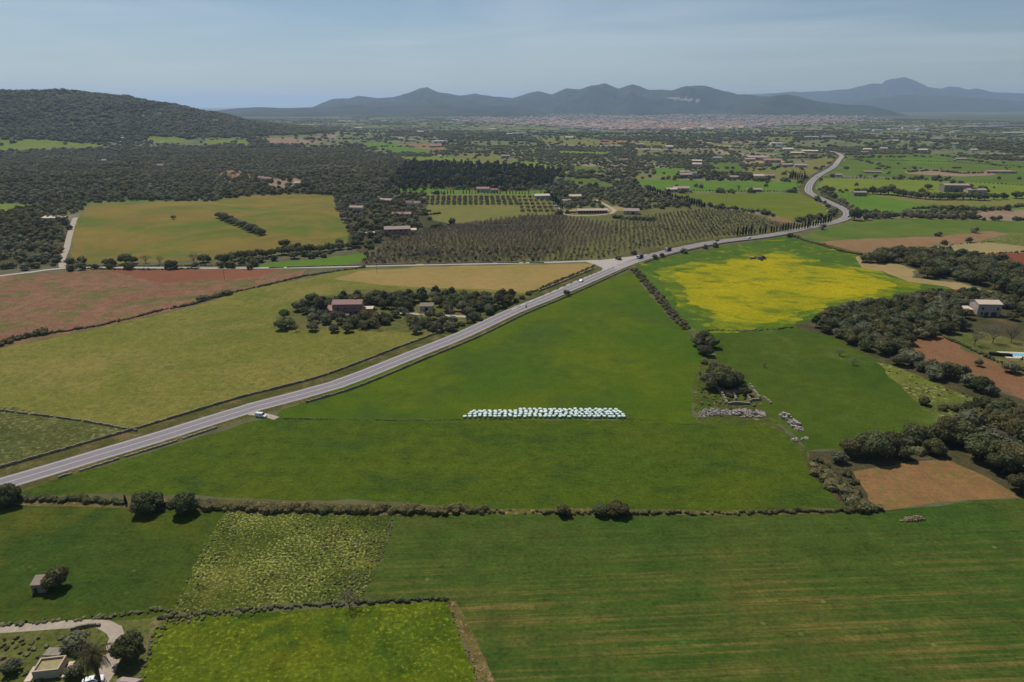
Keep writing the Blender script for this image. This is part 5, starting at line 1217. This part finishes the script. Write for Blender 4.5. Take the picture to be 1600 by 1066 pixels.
mb = MB(); [mb.tube((-2, 0, z), (2, 0, z), .03, .03, 5) for z in (.4, .8, 1.2)]; mb.obj('rail', M['stoned'], gt)
# palm
pt = empty('palm_tree', W(156, 1068), .4); tag(pt, 'tall date palm with drooping fronds at the near left corner', 'palm tree')
HT = 7.6
mb = MB(); n_ = 12
for i in range(n_):
    z0, z1 = HT * i / n_, HT * (i + 1) / n_; mb.tube((0, 0, z0), (0, 0, z1), .40 if i else .5, .34, 9, False)
mb.obj('trunk', M['bark'], pt)
rng = random.Random(3)
fm = MB(); dm = MB()
for i in range(64):
    az = i * 2.399 + rng.uniform(-.2, .2); el = rad(78) - (i / 64) ** .8 * rad(125); l = rng.uniform(4.2, 5.6) * (1 if el > -.3 else .75); seg_ = 10
    p = Vector((0, 0, HT + .1)); e = el; prev = None; tgt = fm if i < 50 else dm
    for j in range(seg_):
        d = Vector((math.cos(az) * math.cos(e), math.sin(az) * math.cos(e), math.sin(e))); q = p + d * l / seg_
        side = Vector((-math.sin(az), math.cos(az), 0)); up_ = side.cross(d)
        wl_ = .75 * math.sin(math.pi * (.12 + .86 * (j + .5) / seg_)) ** .7
        for s_ in (-1, 1):
            for k in range(3):
                b0 = p.lerp(q, k / 3); b1 = p.lerp(q, k / 3 + .17)
                tip = b0 + side * s_ * wl_ * rng.uniform(.8, 1.1) + d * wl_ * .55 - up_ * wl_ * rng.uniform(-.25, .05) + Vector((0, 0, -.18 * wl_))
                tgt.add([b0, b1, tip], [(0, 1, 2)])
        tgt.tube(p, q, .035, .03, 4, False)
        p = q; e -= rad(11) * (1 if e > -1.2 else 0)
fm.obj('frond', M['palm'], pt); dm.obj('dry_frond', M['dry_frond'] if 'dry_frond' in M else M['bark'], pt)
# pool
pl = empty('swimming_pool', W(1592, 556), rad(-6)); tag(pl, 'turquoise swimming pool with pale paving', 'swimming pool')
mb = MB(); mb.box((0, 0, 0), (16, 10, .28)); mb.obj('paving', M['roofpale'], pl)
mb = MB(); mb.box((-.6, 1.0, .282), (11, 4.4, .02)); mb.obj('water', M['pool'], pl)
hb = MB(); rng = random.Random(6)
q = W(1562, 556)
for i in range(26):
    t = i / 25; x, y = q.x - 4 + 8.5 * t, q.y + 1.2 - 2.6 * t; blob(hb, (x, y, .8), .95, rng, 1, .95, .12); leaves(hb, (x, y, .8), .95, 14, .2, rng, .95)
tag(hb.obj('clipped_hedge', M['cyp']), 'clipped dark hedge left of the swimming pool', 'hedge')
lg = empty('sun_lounger', W(1596, 562), .5); tag(lg, 'dark furniture on the paving beside the pool', 'lounger')
mb = MB(); mb.box((0, 0, .5), (2.0, .8, .12)); mb.obj('seat', M['tyre'], lg); mb = MB(); mb.box((1.1, 0, .5), (.12, .8, .9)); mb.obj('backrest', M['tyre'], lg); mb = MB(); [mb.box((a, b, .28), (.1, .1, .23)) for a in (-.8, .8) for b in (-.3, .3)]; mb.obj('legs', M['tyre'], lg)
# thing in the rape field
wr = W(1186, 405)
mb = MB(); mb.box((0, 0, 0), (4.2, 3.0, 2.6), .2, None, .95); mb.box((-6, 1.0, 0), (3.4, 2.6, 1.6), -.1, None, .95); t = mb.obj('field_ruin', M['stone'], None, False, wr); tag(t, 'small broken stone shed in the rape field', 'ruin')
for i, (u, v, r_) in enumerate([(1179,404,1.8),(1183,403,1.6),(1187,402,2.2),(1192,404,2.2),(1190,407,1.6),(1195,405,1.4)]): bush(W(u, v), r_ * 1.2, f'dark bush round the broken shed in the rape field, {ordn(i)} from the left', 'bushes in the rape field', BUSHD, 1.2)

# ------------------------------------------------------------------ wrapped bales
bp = MB(); seg_ = 14; prof = [(0, .0), (.52, .0), (.62, .10), (.64, .6), (.62, 1.10), (.52, 1.20), (0, 1.20)]
for i in range(seg_):
    a0, a1 = 6.283 * i / seg_, 6.283 * (i + 1) / seg_
    for (r0, z0), (r1, z1) in zip(prof, prof[1:]):
        vs = [(r0 * math.cos(a0), r0 * math.sin(a0), z0), (r0 * math.cos(a1), r0 * math.sin(a1), z0), (r1 * math.cos(a1), r1 * math.sin(a1), z1), (r1 * math.cos(a0), r1 * math.sin(a0), z1)]
        bp.add(vs, [(0, 1, 2, 3)], None, 0 if z1 > .9 else 1)  # pale film on top, painted shade colour on the sides below
bm_ = bp.mesh('bale', [M['bale'], M['bale_shade']], True)
R2 = random.Random(8); nrow = 5
rows = [(727,652.5,975,653,33),(733,649.5,972,650,31),(736,646.8,969,647,31),(741,644.2,966,644.5,29),(812,641.8,962,642,20)]
for ri, (u0, v0, u1, v1, n_) in enumerate(rows):
    for i in range(n_):
        t = i / (n_ - 1); p = W(u0 + (u1 - u0) * t + R2.uniform(-1.2, 1.2), v0 + (v1 - v0) * t + R2.uniform(-.45, .45))
        o = mkobj('wrapped_bale', bm_, None, p, R2.uniform(0, 6), (1.36 * R2.uniform(.9, 1.05), 1.16, .86 * R2.uniform(.88, 1.06))); tag(o, f'pale green wrapped silage bale, {ordn(i)} from the left in the {ordn(ri)} row from the front', 'bale', 'wrapped silage bales')

# ------------------------------------------------------------------ vehicles
def car_parts(nm, body, van=False, scale=1.0, lorry=None):
    t = empty(nm); mb = MB(); Lh, Wd = (2.15, .88) if not van else (2.5, .95)
    if not van: prof = [(-2.15,.35),(-2.15,.85),(-2.0,.98),(-1.0,1.02),(1.0,1.0),(1.95,.82),(2.15,.6),(2.15,.35)]
    else: prof = [(-2.5,.35),(-2.5,1.0),(-2.45,1.1),(-1.0,1.1),(1.2,1.08),(2.2,.92),(2.45,.7),(2.45,.35)]
    n_ = len(prof)
    vs = [(x, -Wd, z) for x, z in prof] + [(x, Wd, z) for x, z in prof]
    mb.add(vs, [tuple(range(n_)), tuple(range(2 * n_ - 1, n_ - 1, -1))] + [(i, n_ + i, n_ + (i + 1) % n_, (i + 1) % n_) for i in range(n_)])
    if not van: cab = [(-1.75,.98),(-1.35,1.44),(.25,1.46),(1.05,1.0)]
    else: cab = [(-2.44,1.08),(-2.38,1.95),(.8,1.95),(1.5,1.07)]
    c0, c1 = Wd - .06, Wd - .20; n_ = 4
    vs = [(x, -(c0 if z < 1.2 else c1), z) for x, z in cab] + [(x, (c0 if z < 1.2 else c1), z) for x, z in cab]
    mb.add(vs, [tuple(range(4)), (7, 6, 5, 4), (0, 4, 5, 1), (1, 5, 6, 2), (2, 6, 7, 3)])
    mb.obj('body', M[body], t)
    wz = (1.06, 1.38) if not van else (1.25, 1.78)
    x0, x1 = (-1.5, .75) if not van else (-.3, 1.0)
    for s_ in (-1, 1):
        m_ = MB(); y = s_ * (c0 - (c0 - c1) * .35 + .02); y2 = s_ * (c1 + .05); m_.add([(x0, y, wz[0]), (x1, y, wz[0]), (x1 - .35, y2, wz[1]), (x0 + .2, y2, wz[1])], [(0, 1, 2, 3)]); m_.obj('side_window', M['glass'], t)
    a, b = cab[3], cab[2]; m_ = MB(); m_.add([(a[0] + .03 - .08, -c0 + .12, a[1] + .08), (a[0] + .03 - .08, c0 - .12, a[1] + .08), (b[0] + .12, c1 - .08, b[1] - .04), (b[0] + .12, -c1 + .08, b[1] - .04)], [(0, 1, 2, 3)]); m_.obj('windscreen', M['glass'], t)
    a, b = cab[0], cab[1]; m_ = MB(); m_.add([(a[0] - .02, -c0 + .12, a[1] + .12), (b[0] - .06, -c1 + .08, b[1] - .06), (b[0] - .06, c1 - .08, b[1] - .06), (a[0] - .02, c0 - .12, a[1] + .12)], [(0, 1, 2, 3)]); m_.obj('rear_window', M['glass'], t)
    for x in (-Lh * .62, Lh * .62):
        for s_ in (-1, 1): m_ = MB(); m_.tube((x, s_ * (Wd - .18), .33), (x, s_ * (Wd + .02), .33), .33, .33, 14); wo_ = m_.obj('wheel', M['tyre'], t); m_ = MB(); m_.tube((x, s_ * (Wd - .02), .33), (x, s_ * (Wd + .03), .33), .19, .19, 10); m_.obj('rim', M['cargrey'], wo_)
    for s_ in (-1, 1):
        m_ = MB(); m_.box((Lh - .03, s_ * .62, .62), (.12, .35, .16)); m_.obj('headlight', M['lamp'], t); m_ = MB(); m_.box((-Lh + .02, s_ * .66, .72), (.1, .28, .18)); m_.obj('tail_light', M['tail'], t)
    return t
def copy_tree(t):
    def cp(o, par):
        c = o.copy(); COL.objects.link(c); c.parent = par
        for ch in o.children: cp(ch, c)
        return c
    return cp(t, None)
def place(t, p, ang, label, cat, group=None): t.location = p; t.rotation_euler = (0, 0, ang); tag(t, label, cat, group); return t
def roadspot(u, side):
    best = min(range(len(roadc)), key=lambda i: abs(pix(roadc[i].x, roadc[i].y, 0)[0] - u[0]) + abs(pix(roadc[i].x, roadc[i].y, 0)[1] - u[1]) * 2)
    a, b = roadc[max(best - 1, 0)], roadc[min(best + 1, len(roadc) - 1)]; d = (b - a).normalized()
    # nearest point on centre line to the pixel's ground point
    q = W(*u).to_2d(); c_ = roadc[best]; c_ = c_ + d * (q - c_).dot(d); p = c_ + Vector((d.y, -d.x)) * 2.0 * side
    return Vector((p.x, p.y, H(p.x, p.y) + .02)), math.atan2(d.y, d.x) + (math.pi if side < 0 else 0)
cw = car_parts('parked_car', 'white'); place(cw, W(146, 1067), rad(22), 'white car parked under the palm at the bottom edge', 'car')
van = car_parts('parked_van', 'white', True); place(van, W(408, 651.5), rad(-14), 'white van pulled off the main road beside the green triangle', 'van'); van.scale = (.94,) * 3
p, a = roadspot((900, 439), -1); c2 = copy_tree(cw); c2.name = 'moving_car'; place(c2, p, a, 'white car on the main road before the junction', 'car')
cdk = car_parts('moving_car', 'carred'); p, a = roadspot((1117, 376), -1); place(cdk, p, a, 'dark car on the main road below the left end of the cypresses', 'car')
p, a = roadspot((1163, 371), 1); c3 = copy_tree(cw); c3.name = 'moving_car'; place(c3, p, a, 'small white car on the main road below the cypresses', 'car')
p, a = roadspot((1320, 339), 1); c3 = copy_tree(cdk); place(c3, p, a, 'dark car in the outer curve of the road bend', 'car')
p, a = roadspot((1275, 277), 1); c3 = copy_tree(cdk); place(c3, p, a, 'tiny dark car on the far straight above the bend', 'car')
p, a = roadspot((1308, 258), 1); c3 = copy_tree(cdk); place(c3, p, a, 'farthest tiny dark car on the road', 'car')
def lorry(label, u, side, cargo, cm):
    p, a = roadspot(u, side); t = empty('lorry', p, a); tag(t, label, 'lorry')
    mb = MB(); mb.box((2.9, 0, .5), (1.9, 2.3, 2.2), 0, None, .93); mb.obj('cab', M['white'], t)
    mb = MB(); mb.box((3.86, 0, 1.6), (.06, 2.0, .8)); mb.obj('windscreen', M['glass'], t)
    mb = MB(); mb.box((-.6, 0, .75), (5.6, 2.4, .25)); mb.obj('chassis', M['tyre'], t)
    mb = MB(); mb.box((-.6, 0, 1.0), (5.4, 2.4, cargo)); mb.obj('cargo_box', M[cm], t)
    for x in (-2.4, -1.1, 2.8):
        for s_ in (-1, 1): mb = MB(); mb.tube((x, s_ * .9, .5), (x, s_ * 1.2, .5), .5, .5, 14); mb.obj('wheel', M['tyre'], t)
lorry('dark loaded lorry at the junction with the side road', (994, 402), -1, 1.9, 'carred')
lorry('white lorry with a dark load right of the junction', (1040, 391), -1, 1.7, 'wood_d')
p, a = roadspot((820, 480), 1)
t = empty('motorcycle', p, a); tag(t, 'motorcycle with a dark clad rider on the main road above the driveway', 'motorcycle')
mb = MB(); mb.tube((-.7, -.06, .32), (-.7, .06, .32), .32, .32, 14); mb.obj('wheel', M['tyre'], t); mb = MB(); mb.tube((.7, -.06, .32), (.7, .06, .32), .32, .32, 14); mb.obj('wheel', M['tyre'], t)
mb = MB(); mb.box((0, 0, .4), (1.1, .3, .45), 0, None, .8); mb.tube((.45, 0, .7), (.7, 0, .3), .05, .05); mb.tube((.4, -.35, 1.0), (.4, .35, 1.0), .03, .03); mb.obj('body', M['carred'], t)
pr = empty('person', (p.x, p.y, p.z), a); tag(pr, 'rider in dark clothes sitting on the motorcycle', 'person')
def rider():
    rng = random.Random(1); mb = MB()
    sk = [((-.25, 0, .85), (-.05, 0, 1.4), .17, .2), ((-.05, .17, 1.38), (.35, .3, 1.05), .07, .05), ((-.05, -.17, 1.38), (.35, -.3, 1.05), .07, .05), ((-.2, .12, .85), (.25, .2, .75), .1, .08), ((-.2, -.12, .85), (.25, -.2, .75), .1, .08), ((.25, .2, .75), (.05, .2, .3), .07, .05), ((.25, -.2, .75), (.05, -.2, .3), .07, .05), ((-.05, 0, 1.4), (0, 0, 1.52), .07, .07)]
    for a0, b0, r0, r1 in sk: mb.tube(a0, b0, r0, r1, 8)
    blob(mb, (.02, 0, 1.64), .14, rng, 2, 1.1, 0)
    me = mb.mesh('person', M['tyre'])
    return me
mkobj('clothing', rider(), pr)

# ------------------------------------------------------------------ posts, poles, mast
def pole(u, v, h_, label, nm='utility_pole', cat='pole', r_=.14, arm=True):
    t = empty(nm, W(u, v)); tag(t, label, cat, 'poles'); mb = MB(); mb.tube((0, 0, -.3), (0, 0, h_), r_, r_ * .7, 7); mb.obj('post', M['bark'], t)
    if arm: mb = MB(); mb.box((0, 0, h_ - .7), (1.6, .12, .14)); mb.obj('crossarm', M['bark'], t)
pole(589, 428, 9, 'lone utility pole in the tan field below the orchard'); pole(351, 438, 8, 'lone utility pole beside the red earth field')
pole(1135, 318, 14, 'utility pole in the yellow green field'); pole(1313, 313, 12, 'utility pole in the bright field, left one'); pole(1325, 313, 12, 'utility pole in the bright field, right one')
pm = W(75, 148); mt = empty('mast', pm); tag(mt, 'thin radio mast on the hilltop', 'mast')
mb = MB()
for i in range(6): mb.tube((0, 0, i * 7), (0, 0, i * 7 + 7), 1.5 - i * .18, 1.4 - i * .18, 4)
mb.obj('tower', M['cargrey'], mt); mb = MB(); mb.tube((0, 0, 42), (0, 0, 52), .4, .2, 5); mb.obj('antenna', M['cargrey'], mt)

# ------------------------------------------------------------------ scattered far houses
FARH = [(408,281,9,5,'wallwhite'),(163,254,9,6,'wallwhite'),(252,263,14,7,'wallpale'),(223,184,14,8,'wallwhite'),(337,190,18,6,'wallwhite'),(405,181,40,7,'wallwhite'),(188,218,40,6,'walltan'),(466,290,10,5,'wallpale'),
 (558,328,15,4,'wallwhite'),(606,316,20,4,'walltan'),(640,323,8,6,'wallwhite'),(652,322,8,5,'wallwhite'),(628,338,20,4,'wallpale'),(755,300,22,6,'wallpale'),(772,301,10,5,'walltan'),(568,290,5,4,'wallwhite'),
 (641,221,46,6,'wallwhite'),(625,218,30,5,'wallwhite'),(687,223,64,7,'wallwhite'),(680,230,44,6,'wallpale'),(790,246,24,5,'walltan'),(811,210,60,7,'wallwhite'),(796,211,30,6,'wallpale'),(890,217,36,7,'wallwhite'),(846,310,20,5,'wallpale'),
 (975,252,16,5,'wallwhite'),(970,252,9,4,'wallwhite'),(898,311,16,5,'wallpale'),(885,317,12,4,'wallwhite'),(978,210,9,16,'wallwhite'),(1069,273,24,6,'wallpink'),(1070,278,26,7,'wallpink'),(1082,277,12,8,'wallwhite'),(1063,299,28,6,'walltan'),(1048,300,16,5,'wallpale'),
 (1089,260,18,6,'wallwhite'),(1089,254,20,5,'walltan'),(1120,249,28,5,'wallwhite'),(1184,279,18,6,'wallwhite'),(1200,278,26,5,'walltan'),(1146,280,14,5,'wallpale'),(1178,299,20,4,'stone'),(1228,260,30,5,'walltan'),(1250,261,30,5,'wallpale'),(1183,250,50,8,'walltan'),(1205,254,44,7,'walltan'),(1170,252,30,6,'wallpale'),(1216,226,60,6,'wallwhite'),(1202,236,26,6,'wallpale'),(1230,236,34,7,'wallwhite'),
 (1268,216,60,7,'wallwhite'),(1295,216,60,8,'wallwhite'),(1265,238,46,5,'wallpale'),(1245,241,40,5,'walltan'),(1398,222,26,6,'walltan'),(1458,219,70,8,'wallwhite'),(1396,203,50,9,'wallwhite'),(1422,201,80,10,'wallwhite'),(1440,203,60,9,'wallwhite'),(1495,207,60,8,'wallwhite'),(1372,205,50,8,'wallwhite'),
 (1350,205,40,8,'wallpale'),(1535,200,260,10,'wallpale'),(1578,198,280,10,'wallpale'),(1640,199,260,10,'wallpale'),(1560,194,170,9,'wallwhite'),(1590,210,160,9,'wallpale'),(1362,270,36,3,'walltan'),(1562,270,60,4,'walltan'),(1500,250,30,4,'wallpale'),(1490,227,30,6,'wallwhite'),
 (1355,236,26,6,'wallwhite'),(1350,240,18,5,'walltan'),(1440,237,30,6,'wallpale'),(1380,234,20,5,'walltan'),(1520,236,26,5,'wallwhite'),(1000,228,26,6,'walltan'),(945,222,30,6,'walltan'),(1046,232,24,7,'wallwhite'),(885,201,60,8,'wallwhite'),(865,204,60,7,'wallpale'),(930,205,60,7,'wallwhite'),
 (536,190,36,7,'wallwhite'),(543,187,50,8,'wallpale'),(600,190,40,8,'wallwhite'),(715,195,60,8,'wallwhite'),(728,191,44,9,'wallwhite'),(460,189,60,7,'wallpale'),(505,196,50,6,'walltan'),(700,193,60,7,'wallwhite'),(560,201,40,6,'wallpale'),(660,207,44,6,'wallpale'),(770,203,36,6,'wallwhite'),(1092,222,26,5,'wallpale'),(1310,276,10,4,'walltan')]
roofs = ['rooftile', 'roofpale', 'roofpink']
VH = {}
rh_ = random.Random(77)
def vhouse(wm, rm, kind, big):
    key = (wm, rm, kind)
    if key not in VH:
        a = MB(); a.box((0, 0, -.6), (1, 1, 1.6)); b = MB()
        if kind == 'gable': a.add([(-.5, -.5, 1), (-.5, .5, 1), (-.5, 0, 1.42), (.5, -.5, 1), (.5, .5, 1), (.5, 0, 1.42)], [(0, 2, 1), (3, 4, 5)]); b.gable((0, 0, 1.005), 1, 1, .42, .05, None, None, .05)
        else: b.box((0, 0, 1.005), (1.02, 1.02, .08))
        d = MB(); [d.box((x, -.505, .35), (.10, .02, .32)) for x in (-.32, 0, .32)]
        VH[key] = (a.mesh('wall', M[wm]), b.mesh('roof', M[rm]), d.mesh('windows', M['glass']))
    return VH[key]
GRP_SEEN = {}
def farhouse(u, v, w_, h_, wm, label, rz=None, p=None, kind=None, parts=True, group='houses spread over the plain', nm='farm_building'):
    p = p or W(u, v); rz = rh_.uniform(-.35, .35) if rz is None else rz
    kind = kind or ('flat' if w_ > 45 else 'gable'); rm = 'sheet' if (w_ > 45 and wm != 'walltan') else rh_.choice(roofs)
    a, b, d = vhouse(wm, rm, kind, w_ > 45); t = empty(nm, p, rz); t.scale = (w_, min(w_ * .6, 26), h_); tag(t, label, 'house' if w_ < 45 else 'warehouse', group)
    mkobj('wall', a, t); mkobj('roof', b, t)
    if parts: mkobj('windows', d, t)
WN = {'wallwhite': 'white', 'wallpale': 'pale grey', 'walltan': 'tan', 'wallpink': 'reddish', 'stone': 'grey stone'}
cnt = {}
def zone(u, v):
    if v < 208: z = 'near the town line'
    elif v < 240: z = 'in the far plain'
    elif v < 275: z = 'in the middle plain'
    else: z = 'beyond the orchard band'
    return z
FS = sorted(FARH, key=lambda q: q[0])
for (u, v, w_, h_, wm) in FS:
    key = (WN[wm], 'long' if w_ > 45 else 'small' if w_ < 18 else 'mid sized', zone(u, v)); i = cnt.get(key, 0); cnt[key] = i + 1
    farhouse(u, v, w_ * (.8 if w_ > 20 and v > 210 else 1), h_ * .85, wm, f'{key[1]} {key[0]} building {key[2]}, {ordn(i)} of its like from the left')
# ------------------------------------------------------------------ the town
tr = random.Random(99); tb = []
for _ in range(60000):
    u = tr.uniform(690, 1370); v = tr.uniform(176, 204)
    c_ = 1030; half = 330 if v < 190 else 330 - (v - 190) * 17
    if abs(u - c_) > half * tr.uniform(.8, 1.05): continue
    tb.append((u, v))
    if len(tb) > 5200: break
tp = []
for u, v in tb:
    p = W(u, v)
    if tr.random() < min(1, (5200 / p.y) ** 1.2 * .5 + .3) : tp.append((p, v, u))
tp.sort(key=lambda q: q[0].y)
print('town', len(tp), tp[0][0].y, tp[-1][0].y)
near_t, rest = tp[:170], tp[170:]
near_t.sort(key=lambda q: q[2])
rowsn = {}
for (p, v, u) in near_t:
    wm = tr.choice(['wallwhite', 'wallpale', 'walltan', 'wallpale']); b = 'front' if p.y < near_t[0][0].y + 200 or p.y < 3700 else ('middle' if p.y < 4100 else 'back')
    key = (WN[wm], b); i = rowsn.get(key, 0); rowsn[key] = i + 1
    farhouse(u, v, tr.uniform(12, 26), tr.uniform(5, 10), wm, f'{key[0]} town house in the {b} rows of the town edge, {ordn(i)} from the left', None, p, 'gable', False, 'town houses at the near edge', 'town_house')
mb = MB()
for (p, v, u) in rest:
    w_, d_, h_ = tr.uniform(12, 30), tr.uniform(10, 20), tr.uniform(5, 12); wi = tr.choice((0, 1, 1, 2)); rz = tr.uniform(-.5, .5)
    mb.box((p.x, p.y, p.z - 1), (w_, d_, h_ + 1), rz, None, 1, wi)
    m = Matrix.Translation((p.x, p.y, p.z + h_ + .05)) @ Matrix.Rotation(rz, 4, 'Z'); mb.gable((0, 0, 0), w_, d_, 2.2, .5, m, 3 + tr.choice((0, 0, 1)))
tag(mb.obj('town_houses', [M['wallpale'], M['wallwhite'], M['walltan'], M['rooftile'], M['roofpink']]), 'dense mass of pale and reddish town houses before the mountains', 'town', None, 'stuff')
print('done', len(sc.objects), round(time.time() - T0, 1))
